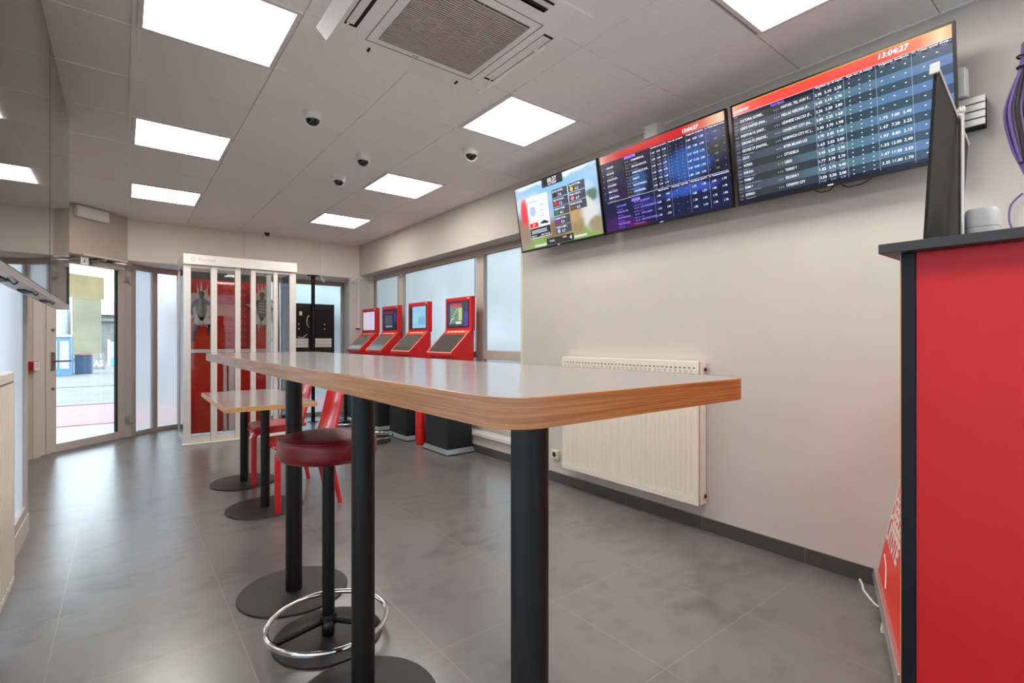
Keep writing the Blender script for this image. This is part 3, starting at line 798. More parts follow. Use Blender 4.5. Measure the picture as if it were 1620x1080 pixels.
for i in range(11):
    v = .183+.0721*i+.012
    z = SZ(v); z2 = SZ(v+.032)
    b.use(0).text(home[i], SX(.05), z, YT, .020, width=.0072*len(home[i]), bold=.008)
    b.use(0).text(away[i], SX(.278), z, YT, .020, width=.0072*len(away[i]), bold=.008)
    b.use(1).text(lg[i], SX(.052), z2, YT, .011, width=.0045*len(lg[i])); b.use(1).text(tm[i], SX(.017), z, YT, .014, width=.02); b.use(1).text('Live', SX(.018), z2, YT, .010, width=.014)
    if i == 7: b.use(2).text('0 : 0', SX(.255), z, YT, .019, width=.03, align='CENTER', bold=.02)
    else: b.use(0).text('- : -', SX(.252), z, YT, .018, width=.026, align='CENTER', bold=.01)
    for k, q in enumerate(odds[i].split()): b.use(0).text(q, SX(.462+.0445*k), z-.001, YT, .0185, width=.0305, align='CENTER', bold=.014)
    for k in range(3):
        if i >= 5: b.use(1).text(sub[i-5].split()[k], SX(.463+.0445*k), z2, YT, .013, width=.022, align='CENTER', bold=.012)
        else: b.use(0).rect(SX(.462+.0445*k)-.003, SX(.462+.0445*k)+.003, z2+.003, z2+.006, YT)
        for zz in (z+.006, z2+.004): b.use(0).rect(SX(.600+.043*k)-.003, SX(.600+.043*k)+.003, zz, zz+.0032, YT)
        if i < 5: b.use(0).rect(SX(.734+.045*k)-.0035, SX(.734+.045*k)+.0035, z+.006, z+.0095, YT)
        else: b.use(0).text(nxt[i-5].split()[k], SX(.734+.045*k), z-.001, YT, .0185, width=.031 if len(nxt[i-5].split()[k]) == 4 else .037, align='CENTER', bold=.01)
    for s in (.891, .938): b.use(0).rect(SX(s)-.0035, SX(s)+.0035, z+.006, z+.0095, YT)
for s in (.442, .577, .711, .847): b.use(1).rect(SX(s)-.0008, SX(s)+.0008, SZ(.958), SZ(.122), YT)
b.use(0).rect(x0, x1, SZ(.1145), SZ(.1122), YT)
for s, h, w_, subs in ((.512, 'Resultaat van de match', .118, ('1', 'X', '2')), (.645, 'Rest van de match', .105, ('1', 'X', '2')), (.780, 'Volgende doelpunt', .115, ('Home', 'None', 'Away')), (.918, '+/- Totaal aantal doelp...', .135, ('Over', '< G >', 'Under'))):
    b.use(0).text(h, SX(s), SZ(.131), YT, .012, width=w_, align='CENTER', bold=.015)
    for k, q in enumerate(subs): b.use(1).text(q, SX(s+(k-1)*.043), SZ(.1475), YT, .009, align='CENTER', width=.005*len(q), bold=.01)
b.use(0).text('13:04:27', SX(.783), SZ(.078), YT, .033, width=.115, align='CENTER', bold=.025, shear=.15)
b.use(3).text('FOOTBALL', SX(.262), SZ(.146), YT, .016, width=.07, align='CENTER', bold=.03)
b.use(0).text('COMPETITIES', SX(.018), SZ(.088), YT, .018, width=.085, bold=.015, shear=.15); b.use(1).text('TIJD', SX(.017), SZ(.140), YT, .012, width=.02)
b.build('screen_text', [E_white, E_dim, E_yel, E_vio], t, local=True, flat_normals=True, smooth=False)

# --- middle screen
t, W, Hh = make_tv(1.987, 'middle screen with dark violet odds tables')
G_red2 = grad('odds_header_dark_red', [(0, (214, 170, 150)), (.08, (190, 96, 84)), (.2, (184, 34, 34)), (.7, (186, 30, 30)), (.85, (206, 110, 88)), (.97, (238, 200, 170)), (1, (200, 110, 90))])
def field(name, base, blobs):
    """dark screen picture with soft coloured patches at (s, v, half width, half height, colour)"""
    m, N, L = new_mat(name); b = N['Principled BSDF']; b.inputs['Base Color'].default_value = (.002, .002, .003, 1); b.inputs['Roughness'].default_value = .18
    tc = N.new('ShaderNodeTexCoord'); n = N.new('ShaderNodeTexNoise'); n.inputs['Scale'].default_value = 9; L.new(tc.outputs['Object'], n.inputs['Vector'])
    ad = N.new('ShaderNodeVectorMath'); ad.operation = 'MULTIPLY_ADD'; L.new(n.outputs['Color'], ad.inputs[0]); ad.inputs[1].default_value = (.07, 0, .07); L.new(tc.outputs['Object'], ad.inputs[2])
    cur = None
    for (s_, v_, hw, hh, c) in blobs:
        mp = N.new('ShaderNodeMapping'); mp.vector_type = 'POINT'
        mp.inputs['Scale'].default_value = (1/hw, 0, 1/hh); mp.inputs['Location'].default_value = (-(SX(s_)+.035)/hw, 0, -(SZ(v_)+.035)/hh); L.new(ad.outputs[0], mp.inputs['Vector'])
        ln = N.new('ShaderNodeVectorMath'); ln.operation = 'LENGTH'; L.new(mp.outputs[0], ln.inputs[0])
        mr = N.new('ShaderNodeMapRange'); mr.interpolation_type = 'SMOOTHSTEP'; mr.inputs['From Min'].default_value = .55; mr.inputs['From Max'].default_value = 1.25; mr.inputs['To Min'].default_value = 1; mr.inputs['To Max'].default_value = 0; L.new(ln.outputs['Value'], mr.inputs['Value'])
        mx = N.new('ShaderNodeMix'); mx.data_type = 'RGBA'; L.new(mr.outputs[0], mx.inputs[0])
        if cur is None: mx.inputs[6].default_value = (*lin(base), 1)
        else: L.new(cur, mx.inputs[6])
        mx.inputs[7].default_value = (*lin(c), 1); cur = mx.outputs[2]
    L.new(cur, b.inputs['Emission Color']); b.inputs['Emission Strength'].default_value = 1.0
    return m
G_bg2 = field('odds_field_violet', (26, 24, 50), [(.33, .46, .07, .09, (40, 76, 124)), (.72, .42, .19, .10, (44, 82, 148)), (.93, .30, .08, .09, (52, 56, 58)), (.12, .5, .16, .10, (40, 32, 66)), (.86, .2, .1, .05, (50, 60, 110))])
G_bg2b = field('odds_field_indigo', (24, 26, 62), [(.72, .70, .2, .035, (48, 76, 156)), (.12, .92, .2, .06, (60, 26, 90)), (.4, .72, .1, .05, (36, 46, 96)), (.3, .96, .1, .02, (90, 30, 60))])
b = MB()
b.use(0).rect(x0, x1, SZ(.112), SZ(.016), YS); b.use(1).rect(x0, x1, SZ(.608), SZ(.112), YS); b.use(2).rect(x0, x1, SZ(.972), SZ(.608), YS)
b.build('screen', [G_red2, G_bg2, G_bg2b], t, local=True, flat_normals=True, smooth=False)
home = ['LANSKA DEVA', 'VIGO RUNNER', 'LONDONEN DEVA...', 'BETA ROUNDERS', 'TIMAVO LOVO FC', 'ALMERIA ADVAN...']
away = ['DYNAMOMETER KAZ...', 'BRNO BOLOGNA A (FA...', 'ADMIRA KING FC (KOR...', 'KORNEO FC', 'FALCONS PRAGUE S...', 'CONCORDIA REAL...']
od = ['1.60 3.50 5.25', '2.28 2.60 3.10', '2.85 3.15 2.05', '1.50 3.85 4.70', '3.75 4.10 1.60', '2.85 3.20 2.10']
od2 = ['1.45 1.86 2.75', '2.60 1.74 4.00', '1.25 1.45 3.05', '1.51 2.45 4.60', '1.45 4.05 3.05', '2.05 1.20 1.85']
nx = ['2.05 9.00 1.55', '1.87 9.80 2.40', '2.15 10.50 1.75', '1.47 11.50 2.80', '2.35 10.00 1.53', '1.80 9.00 2.05']
sc = ['2 : 1', '0 : 2', '1 : 1', '1 : 1', '0 : 0', '1 : 1']
b = MB()
for i in range(6):
    v = .183+.0745*i+.010; z = SZ(v); z2 = SZ(v+.036)
    b.use(0).text(home[i], SX(.062), z, YT, .018, width=.0060*len(home[i]), bold=.004); b.use(0).text(away[i], SX(.292), z, YT, .018, width=.0060*len(away[i]), bold=.004)
    b.use(1).text('Wereld, club', SX(.066), z2, YT, .010, width=.055); b.use(1).text('Markten open tot 90 min', SX(.24), z2, YT, .010, width=.10); b.use(1).text('%d\'' % (11+i*13), SX(.022), z, YT, .013)
    b.use(2).text(sc[i], SX(.253), z, YT, .018, width=.028, align='CENTER', bold=.02)
    for k in range(3):
        b.use(0).text(od[i].split()[k], SX(.473+.0445*k), z, YT, .0165, width=.026, align='CENTER', bold=.005); b.use(1).text(od2[i].split()[k], SX(.474+.0445*k), z2, YT, .0125, width=.021, align='CENTER')
        b.use(0).text(nx[i].split()[k], SX(.742+.0445*k), z, YT, .0165, width=.027 if len(nx[i].split()[k]) == 4 else .033, align='CENTER', bold=.005)
        for zz in (z+.005, z2+.004): b.use(1).rect(SX(.61+.043*k)-.003, SX(.61+.043*k)+.003, zz, zz+.003, YT)
    b.use(2).text('1.85', SX(.922), z, YT, .014, width=.022, align='CENTER', bold=.012); b.use(1).rect(SX(.872)-.003, SX(.872)+.003, z+.004, z+.007, YT); b.use(1).rect(SX(.975)-.003, SX(.975)+.003, z+.004, z+.007, YT)
bo = ['1.48 2.65 1.75 1.85 1.80 1.78', '1.28 3.55 1.82 1.77 1.86 1.78', '1.12 4.58 1.78 1.82 1.75 1.82', '1.22 3.75 1.82 1.75 1.90 1.78']
bh = ['SHOW LIONESS', 'BURNINGS TEL...', 'TEAMWORK EAGLE...', 'TELECARD-FLEX...']; ba = ['ROLAND BOYS', 'JACK NORTHEAST E...', 'TANYA FORESTS', 'JAKE DOUR FUTURE...']
for i in range(4):
    v = .684+.0737*i+.008; z = SZ(v); z2 = SZ(v+.036)
    b.use(3).text(bh[i], SX(.124), z, YT, .017, width=.0070*len(bh[i]), bold=.014); b.use(3).text(ba[i], SX(.335), z, YT, .017, width=.0070*len(ba[i]), bold=.014)
    b.use(3).text('Quarter time', SX(.128), z2, YT, .010, width=.05); b.use(3).text('Q%d 08:12 tot 10 min' % (i+1), SX(.27), z2, YT, .010, width=.085)
    b.use(3).text('%d : %d' % (20+i*3, 14+i*5), SX(.30), z, YT, .016, width=.036, align='CENTER', bold=.01)
    for s, q in zip((.489, .560, .756, .824, .891, .958), bo[i].split()): b.use(0).text(q, SX(s), z, YT, .0165, width=.026, align='CENTER', bold=.004)
    for s in (.63, .70): b.use(1).rect(SX(s)-.003, SX(s)+.003, z+.004, z+.007, YT)
b.use(0).rect(x0+.03, x1, SZ(.611), SZ(.6085), YT)
for s in (.455, .59, .725, .86): b.use(1).rect(SX(s)-.0006, SX(s)+.0006, SZ(.955), SZ(.125), YT)
for s, h, w_ in ((.52, 'Resultaat van de match', .118), (.652, 'Rest van de match', .105), (.787, 'Volgende doelpunt', .115), (.925, '+/- Totaal aantal doelp...', .13)):
    b.use(0).text(h, SX(s), SZ(.133), YT, .012, width=w_, align='CENTER', bold=.014)
for s, h, w_ in ((.53, 'Match winner', .08), (.655, 'Handicap 1 periode', .115), (.79, 'Handicap speel 2', .11), (.925, '+/- Totaal aantal punten', .13)):
    b.use(0).text(h, SX(s), SZ(.632), YT, .012, width=w_, align='CENTER', bold=.014)
b.use(0).text('13:04:27', SX(.762), SZ(.090), YT, .031, width=.11, align='CENTER', bold=.025, shear=.15)
b.use(3).rect(SX(.235), SX(.33), SZ(.147), SZ(.118), YT); b.use(3).rect(SX(.262), SX(.335), SZ(.668), SZ(.634), YT)
b.use(4).text('VOETBAL', SX(.282), SZ(.142), YT-.0004, .014, width=.07, align='CENTER', bold=.02); b.use(4).text('BASKET', SX(.298), SZ(.660), YT-.0004, .014, width=.055, align='CENTER', bold=.02)
b.build('screen_text', [E_white, E_dim, E_yel, E_vio, E_navy], t, local=True, flat_normals=True, smooth=False)

# --- far screen: the race
t, W, Hh = make_tv(2.980, 'far screen showing a horse race under blue sky')
G_race = field('race_picture', (150, 176, 206), [(.5, .0, .55, .05, (214, 230, 240)), (.5, .18, .6, .06, (136, 186, 220)), (.75, .30, .2, .06, (176, 204, 228)), (.2, .30, .25, .08, (190, 206, 224)), (.5, 1.0, .8, .16, (128, 158, 84)), (.05, .70, .14, .16, (140, 120, 104)), (.5, .74, .20, .09, (128, 104, 78)), (.70, .72, .16, .11, (150, 128, 92)), (.70, .60, .13, .09, (176, 148, 104)), (.88, .64, .10, .14, (206, 206, 206)), (.94, .82, .10, .06, (150, 136, 110)), (.92, .42, .05, .05, (86, 120, 104)), (.10, .40, .05, .12, (226, 62, 66))])
b = MB(); b.rect(x0, x1, SZ(.972), SZ(.016), YS)
b.build('screen', [G_race], t, local=True, flat_normals=True, smooth=False)
E = [emat('race_box', (74, 77, 90)), E_white, emat('race_ticket', (220, 222, 232), 1.0), E_red, emat('race_yellow', (232, 196, 40)), emat('race_pink', (238, 130, 140)),
     emat('race_green', (20, 150, 60)), emat('race_purple', (150, 40, 160)), emat('race_blue', (170, 190, 225)), emat('race_brown', (120, 88, 56)), emat('race_dark', (46, 50, 52)),
     emat('race_horse', (168, 134, 92)), emat('race_pale_horse', (206, 206, 206)), emat('race_tree', (70, 110, 88)), emat('race_track', (104, 84, 66)), emat('race_haze', (208, 226, 240), 1.0)]
b = MB()
y = YS-.0002
def blob(mi, pts): b.use(mi).face([(SX(s), y, SZ(v)) for s, v in pts][::-1])
b.use(2).rect(SX(.15), SX(.42), SZ(.82), SZ(.20), y)
y -= .0002
b.use(8).disc((SX(.215), y, SZ(.42)), .042, sx=.9)
b.use(3).rect(SX(.158), SX(.268), SZ(.662), SZ(.592), y); b.use(10).rect(SX(.152), SX(.418), SZ(.812), SZ(.672), y); b.use(10).face([(SX(.30), y, SZ(.63)), (SX(.40), y, SZ(.64)), (SX(.40), y, SZ(.62)), (SX(.35), y, SZ(.585)), (SX(.30), y, SZ(.61))])
b.use(10).rect(SX(.371), SX(.623), SZ(.135), SZ(.018), y)
b.use(10).rect(SX(.349), SX(.674), SZ(.968), SZ(.868), y); b.use(12).rect(SX(.19), SX(.345), SZ(.955), SZ(.925), y); b.use(12).rect(SX(.68), SX(.82), SZ(.945), SZ(.915), y)
names_l = [('BLACK HUNTER', '7.6', 10, .21), ('RED NATION', '7.2', 3, .335), ('GREEN STORM', '8.1', 6, .461), ('PURPLE STAR', '5.9', 7, .595), ('WHITE COMET', '5.7', 8, .722)]
names_r = [('YELLOW STORM', '6.3', 4, .20), ('PINK DAISY', '6.9', 5, .327), ('BROWN DANCER', '6.2', 9, .452)]
for sx0, lst in ((.478, names_l), (.672, names_r)):
    for nm, od_, mi, v in lst:
        b.use(0).rect(SX(sx0), SX(sx0+.182), SZ(v+.118), SZ(v), y)
        b.use(mi).disc((SX(sx0+.036), y-.0002, SZ(v+.080)), .017)
        b.use(1).text(nm+'...', SX(sx0+.008), SZ(v+.040), y-.0003, .020, width=.13, bold=.008); b.use(1).text(od_, SX(sx0+.075), SZ(v+.102), y-.0003, .027, width=.034, bold=.008)
yt = y-.0003
b.use(1).text('00:37', SX(.497), SZ(.083), yt, .047, width=.105, align='CENTER', bold=.008); b.use(1).text('OUT NOW!', SX(.497), SZ(.122), yt, .026, width=.10, align='CENTER', bold=.008)
b.use(1).text('17', SX(.213), SZ(.648), yt, .032, align='CENTER', bold=.008); b.use(1).text('PLACE', SX(.39), SZ(.925), yt, .020); b.use(1).text('RACE', SX(.55), SZ(.905), yt, .018); b.use(1).text('4', SX(.63), SZ(.945), yt, .045, bold=.008)
b.use(10).text('1 2 3 4 5 6 7', SX(.165), SZ(.29), yt, .018, width=.12); b.use(10).text('2000 m', SX(.32), SZ(.36), yt, .014); b.use(10).text('Grass', SX(.32), SZ(.44), yt, .014); b.use(10).text('Good', SX(.32), SZ(.52), yt, .014)
for v in (.705, .725, .745): b.use(1).rect(SX(.17), SX(.37), SZ(v+.006), SZ(v), yt)
b.use(1).text('RESULTS', SX(.165), SZ(.80), yt, .017); b.use(1).text('NEXT RACE', SX(.29), SZ(.80), yt, .017, width=.11)
b.build('screen_graphics', E, t, local=True, flat_normals=True, smooth=False)

# white junction box above the middle screen; trunking box at the end of the near screen
b = MB(); b.box(XW-.10, XW, 2.06, 2.17, 2.60, 2.725)
tag(b.build('junction_box', 'white', bevel=.004), 'white junction box on the wall above the middle screen', 'junction box')
t = thing('trunking_box', 'white slatted box on the wall right of the near screen', 'cable box', (XW, .49, 2.15))
b = MB(); b.box(XW-.06, XW, .43, .56, 2.155, 2.285); b.build('box_body', 'blackmatt', t)
for i in range(4):
    z = 2.157+i*.0325
    b = MB(); b.box(XW-.072, XW-.06, .425, .56, z, z+.027); b.build('slat', 'white', t, bevel=.002)
b = MB(); b.box(XW-.09, XW-.02, .52, .58, 2.285, 2.30); b.build('cable_gland', 'blackmatt', t)

# ------------------------------------------------------------------ wall cables at the right edge
t = thing('cable_bundle', 'bundle of violet and grey network cables tied together on the right wall', 'cables', (2.92, .35, 2.0))
rnd = random.Random(3)
cols = ['purple', 'lilac', 'purple', 'greycable', 'lilac', 'darkcable', 'lilac', 'redcable', 'purple', 'greycable']
base = [(.314, 2.46), (.322, 2.36), (.352, 2.27), (.368, 2.18), (.348, 2.05), (.322, 1.965), (.300, 1.90), (.285, 1.84)]
def smooth_path(ctrl, k=5):
    P_ = [Vector(c) for c in ctrl]; out = []
    for i in range(len(P_)-1):
        p0, p1, p2, p3 = P_[max(i-1, 0)], P_[i], P_[i+1], P_[min(i+2, len(P_)-1)]
        for j in range(k):
            u = j/k
            out.append(.5*((2*p1)+(p2-p0)*u+(2*p0-5*p1+4*p2-p3)*u*u+(3*p1-p0-3*p2+p3)*u**3))
    out.append(P_[-1]); return out
for i, c in enumerate(cols):
    sp = (i-4.5)/4.5
    pts = []
    for k, (yy, zz) in enumerate(base):
        bulge = [0.3, .35, .8, 1, .85, .4, .4, .5][k]
        pts.append((2.925+.018*math.sin(i*2.1)*bulge, yy-.05*(sp+1)*.5*bulge*1.4+.0, zz+.01*sp))
    b = MB(); b.tube(smooth_path(pts), .0055, 8); b.build('cable', c, t)
for yy, zz in ((.318, 2.395), (.318, 2.35), (.310, 1.955)):
    b = MB(); b.torus((0, 0, 0), .026, .004, 20, 6); b.xf(Matrix.Translation((2.925, yy-.012, zz)) @ Matrix.Rotation(.25, 4, 'X')); b.build('cable_tie', 'blackmatt', t)
b = MB(); b.tube(smooth_path([(2.95, .318, 1.84), (2.95, .352, 1.80), (2.95, .358, 1.74), (2.95, .35, 1.70), (2.955, .34, 1.66)]), .004, 6); tag(b.build('hanging_cable', 'purple'), 'single thin violet cable looping down below the bundle', 'cable')

# ------------------------------------------------------------------ red counter at the right
t = thing('counter', 'tall red betting counter with dark worktop at the right edge', 'counter', (1.67, -.05, 0))
b = MB(); b.box(1.405, 1.95, -.50, .318, .05, 1.424); b.build('carcass', 'blackmatt', t)
b = MB(); b.box(1.393, 1.405, -.50, .317, .03, 1.424); b.build('front_panel', 'red_panel', t, bevel=.001)
b = MB(); b.box(1.389, 1.95, .317, .343, .02, 1.424); b.build('edge_strip', 'navy', t, bevel=.002)
b = MB(); b.box(1.392, 1.95, .343, .3455, .02, 1.424); b.build('end_lining', mat('orange_edge_lining', (214, 150, 104), .5), t)
b = MB(); b.box(1.42, 1.94, -.48, .30, 0, .05); b.build('plinth', 'blackmatt', t)
b = MB(); b.box(1.351, 1.97, -.52, .376, 1.424, 1.446); b.build('worktop', 'slab', t, bevel=.002)
# framed panel standing on it
t = thing('divider_panel', 'dark framed panel standing on top of the red counter', 'panel', (1.66, .31, 1.446))
zt = 1.820
SH = Matrix(((1, 0, 0, 0), (.0716, 1, -.05, .30-.0716*1.385+.05*1.446), (0, -.0, 1, 0), (0, 0, 0, 1)))
DROP = Matrix(((1, 0, 0, 0), (0, 1, 0, 0), (-.040, 0, 1, .040*1.385), (0, 0, 0, 1)))
b = MB(); b.box(1.385, 1.925, -.003, .003, 1.446, zt-.006)
for v in b.bm.verts:
    if v.co.z < 1.5: v.co.z = 1.4462+.040*(v.co.x-1.385)
b.xf(SH @ DROP); b.build('board', 'darkgrey', t)
b = MB(); b.box(1.378, 1.93, -.006, .006, zt-.008, zt+.002); b.xf(SH @ DROP); b.build('top_rail', 'alu', t, bevel=.001)
b = MB(); b.box(1.372, 1.379, -.0085, .0085, zt-.018, zt+.004); b.xf(SH @ DROP); b.build('rail_cap', 'white', t, bevel=.001)
b = MB(); px_, py_ = 1.70, .2935
b.tube([(px_, py_, 1.4465), (px_, py_, 1.815)], .0060, 12); b.lathe([(.004, 1.810), (.008, 1.814), (.009, 1.821), (.007, 1.828), (.002, 1.831)], (px_, py_), 14); b.lathe([(.03, 1.4463), (.03, 1.452), (.012, 1.458)], (px_, py_), 20)
b.build('support_pole', 'alu', t)
# small white device
t = thing('wifi_speaker', 'small rounded light grey device on the red counter behind the panel', 'device', (1.61, .240, 1.446))
b = MB()
def rrect(w, d, r, n=5):
    pts = []
    for cx, cy, a0 in ((w/2-r, d/2-r, 0), (-w/2+r, d/2-r, PI/2), (-w/2+r, -d/2+r, PI), (w/2-r, -d/2+r, 1.5*PI)):
        for i in range(n+1):
            a = a0+PI/2*i/n; pts.append((cx+r*math.cos(a), cy+r*math.sin(a)))
    return pts
pr = []
for k, (sc_, z) in enumerate(((.93, .0005), (1, .006), (1, .078), (.96, .087), (.86, .0925))):
    pr.append([(x*sc_, y*sc_, z) for x, y in rrect(.072, .06, .02)])
b.rings(pr); b.build('body', 'white', t, local=True)
b = MB(); pr = [[(x*s_, y*s_, z) for x, y in rrect(.072, .06, .02)] for s_, z in ((1.004, .048), (1.004, .0495))]; b.rings(pr); b.build('seam', 'greycable', t, local=True)

# ------------------------------------------------------------------ leaning red sign with silver rail
ang = math.radians(199.9)
t = thing('sign_board', 'leaning red sign board with white lettering behind the red counter', 'sign', (2.95, .825, 0), (0, 0, ang))
lean = Matrix.Translation((0, 0, .076)) @ Matrix.Rotation(-math.radians(10.4), 4, 'X')
Lb = .935
b = MB(); b.box(0.01, Lb-.01, 0, .012, 0, 1.0); b.xf(lean); b.build('board', 'red_vinyl', t, local=True)
b = MB(); b.box(0, Lb, -.018, .022, -.02, .022); b.xf(lean); b.build('bottom_rail', 'alu', t, local=True, bevel=.004)
b = MB(); b.box(0, Lb, -.014, .018, .985, 1.01); b.xf(lean); b.build('top_rail', 'alu', t, local=True, bevel=.004)
for x in (.45, Lb-.05):
    b = MB(); b.prism([(-.022, 0), (.14, 0), (.14, .012), (.02, .058), (-.012, .058), (-.022, .012)], x-.015, x+.015, 'x'); b.build('foot', 'white', t, local=True, bevel=.003)
b = MB()
for s_, x, z, h in (('ILE', .012, .40, .125), ('DEELE', .010, .298, .125), ('UITSTE', .010, .196, .125)):
    b.text(s_, x, z, -.0012, h, bold=.045)
b.tube([(.09, -.001, .13), (.20, -.001, .11), (.30, -.001, .05)], .003, 5)
b.xf(lean); b.build('lettering', 'whiteink', t, local=True, flat_normals=True, smooth=False)
b = MB(); b.tube(smooth_path([(2.955, .90, .012), (2.91, .875, .008), (2.86, .855, .006), (2.80, .815, .006), (2.74, .77, .007), (2.70, .71, .02)]), .0055, 8)
tag(b.build('floor_cable', 'white'), 'white cable running along the floor from the wall to the leaning sign', 'cable')

# socket on the wall
t = thing('wall_socket', 'cream power socket on the wall left of the radiator', 'socket', (XW, 3.155, .205))
b = MB(); b.box(XW-.035, XW, 3.118, 3.195, .208, .278); b.build('socket_box', 'cream', t, bevel=.004)
b = MB(); b.prism([(3.157+.022*math.cos(a*PI/10), .243+.022*math.sin(a*PI/10)) for a in range(20)], XW-.037, XW-.034, 'x'); b.build('socket_face', 'slot', t)
for yy in (3.148, 3.166):
    b = MB(); b.prism([(yy+.003*math.cos(a*PI/4), .243+.003*math.sin(a*PI/4)) for a in range(8)], XW-.0385, XW-.036, 'x'); b.build('pin_hole', 'chrome', t)

# ------------------------------------------------------------------ bar table
def rounded(x0, x1, y0, y1, r, n=6):
    return [(x+(x0+x1)/2, y+(y0+y1)/2) for x, y in rrect(x1-x0, y1-y0, r, n)]
t = thing('bar_table', 'long high bar table with grey top and three black legs', 'table', (.645, 1.8, 0))
tx0, tx1, ty0, ty1 = .355, .935, .458, 3.17; zt = 1.159
b = MB(); b.prism(rounded(tx0+.002, tx1-.002, ty0+.002, ty1-.002, .052), zt-.038, zt); top = b.build('tabletop', 'laminate', t)
b = MB()
out = rounded(tx0, tx1, ty0, ty1, .055, 8); inn = rounded(tx0+.0025, tx1-.0025, ty0+.0025, ty1-.0025, .0525, 8)
n = len(out)
for z0_, z1_ in ((zt-.0385, zt-.0005),):
    for i in range(n):
        j = (i+1) % n
        b.face([(*out[i], z0_), (*out[j], z0_), (*out[j], z1_), (*out[i], z1_)])
        b.face([(*out[i], z1_), (*out[j], z1_), (*inn[j], zt+.0003), (*inn[i], zt+.0003)])
        b.face([(*out[i], z0_), (*inn[i], z0_), (*inn[j], z0_), (*out[j], z0_)])
bmesh.ops.remove_doubles(b.bm, verts=b.bm.verts, dist=1e-5)
b.build('edge_band', 'edge', top)
for x, y in ((.645, .765), (.640, 1.63), (.665, 2.585)):
    b = MB(); b.tube([(x, y, .008), (x, y, zt-.045)], .0381, 28); b.prism(rounded(x-.11, x+.11, y-.11, y+.11, .03, 4), zt-.045, zt-.0385)
    lg_ = b.build('leg', 'black', t)
    b = MB(); b.lathe([(.248, 0), (.25, .002), (.25, .006), (.247, .009), (.05, .0095)], (x, y), 56); bp_ = b.build('base_plate', 'blackdisc', lg_)

# low table
t = thing('low_table', 'low table with grey top and honey wood edge near the entrance', 'table', (.85, 4.5, 0))
lx0, lx1, ly0, ly1 = .552, 1.168, 3.87, 5.18; zt = .763
b = MB(); b.prism(rounded(lx0+.002, lx1-.002, ly0+.002, ly1-.002, .018, 3), zt-.032, zt); top = b.build('tabletop', 'laminate', t)
b = MB(); out = rounded(lx0, lx1, ly0, ly1, .02, 4); inn = rounded(lx0+.003, lx1-.003, ly0+.003, ly1-.003, .017, 4); n = len(out)
for i in range(n):
    j = (i+1) % n
    b.face([(*out[i], zt-.0325), (*out[j], zt-.0325), (*out[j], zt-.0005), (*out[i], zt-.0005)]); b.face([(*out[i], zt-.0005), (*out[j], zt-.0005), (*inn[j], zt+.0003), (*inn[i], zt+.0003)])
    b.face([(*out[i], zt-.0325), (*inn[i], zt-.0325), (*inn[j], zt-.0325), (*out[j], zt-.0325)])
bmesh.ops.remove_doubles(b.bm, verts=b.bm.verts, dist=1e-5)
b.build('edge_band', 'edge_lite', top)
for x, y in ((.828, 4.0), (.833, 4.83)):
    b = MB(); b.tube([(x, y, .008), (x, y, zt-.037)], .030, 24); b.prism(rounded(x-.10, x+.10, y-.10, y+.10, .03, 4), zt-.037, zt-.0325); lg_ = b.build('leg', 'black', t)
    b = MB(); b.lathe([(.258, 0), (.26, .002), (.26, .006), (.257, .009), (.05, .0095)], (x, y), 52); b.build('base_plate', 'blackdisc', lg_)

# ------------------------------------------------------------------ bar stools
def make_stool(loc, label, rot=0):
    t = thing('bar_stool', label, 'stool', loc, (0, 0, rot), 'red round bar stools')
    b = MB()
    prof = [(.165, .744), (.183, .748), (.192, .758), (.1955, .775), (.1955, .808), (.191, .824), (.180, .834), (.15, .839), (.06, .842)]
    b.lathe(prof, n=56); s = b.build('seat', 'red_leather', t, local=True)
    b = MB(); b.torus((0, 0, .829), .1875, .0035, 56, 6); b.build('piping', 'red_leather', s, local=True)
    b = MB(); b.tube([(0, 0, .008), (0, 0, .75)], .025, 24); b.lathe([(.09, .735), (.11, .748)], n=28); b.build('column', 'black', t, local=True)
    b = MB(); b.lathe([(.212, 0), (.215, .002), (.215, .006), (.212, .009), (.03, .0095)], n=52); b.build('base_plate', 'blackdisc', t, local=True)
    b = MB(); b.torus((0, 0, .068), .235, .011, 64, 12)
    fr = b.build('foot_ring', 'chrome', t, local=True)
    b = MB()
    b.lathe([(.033, .055), (.034, .06), (.034, .085), (.028, .095)], n=24)
    for k in range(3):
        a = math.radians(20+120*k); b.tube([(.02*math.cos(a), .02*math.sin(a), .07), (.228*math.cos(a), .228*math.sin(a), .068)], .011, 10)
    b.build('ring_spokes', 'black', fr, local=True)
    b = MB(); kp = (.034*math.cos(math.radians(-161)), .034*math.sin(math.radians(-161)))
    b.tube([(kp[0], kp[1], .075), (kp[0]*1.5, kp[1]*1.5, .075), (kp[0]*1.6, kp[1]*1.6, .075), (kp[0]*2.4, kp[1]*2.4, .075), (kp[0]*2.55, kp[1]*2.55, .075)], [.008, .008, .019, .022, .014], 14); b.build('clamp_knob', 'plastic_black', fr, local=True)
    return t
st = make_stool((.676, 2.10, 0), 'dark red round bar stool pushed under the long bar table', .92)
copy_thing(st, (2.40, 5.80, 0), 'bar stool in front of the second terminal, behind a table leg')
copy_thing(st, (2.50, 7.02, 0), 'bar stool at the farthest terminal by the far windows')

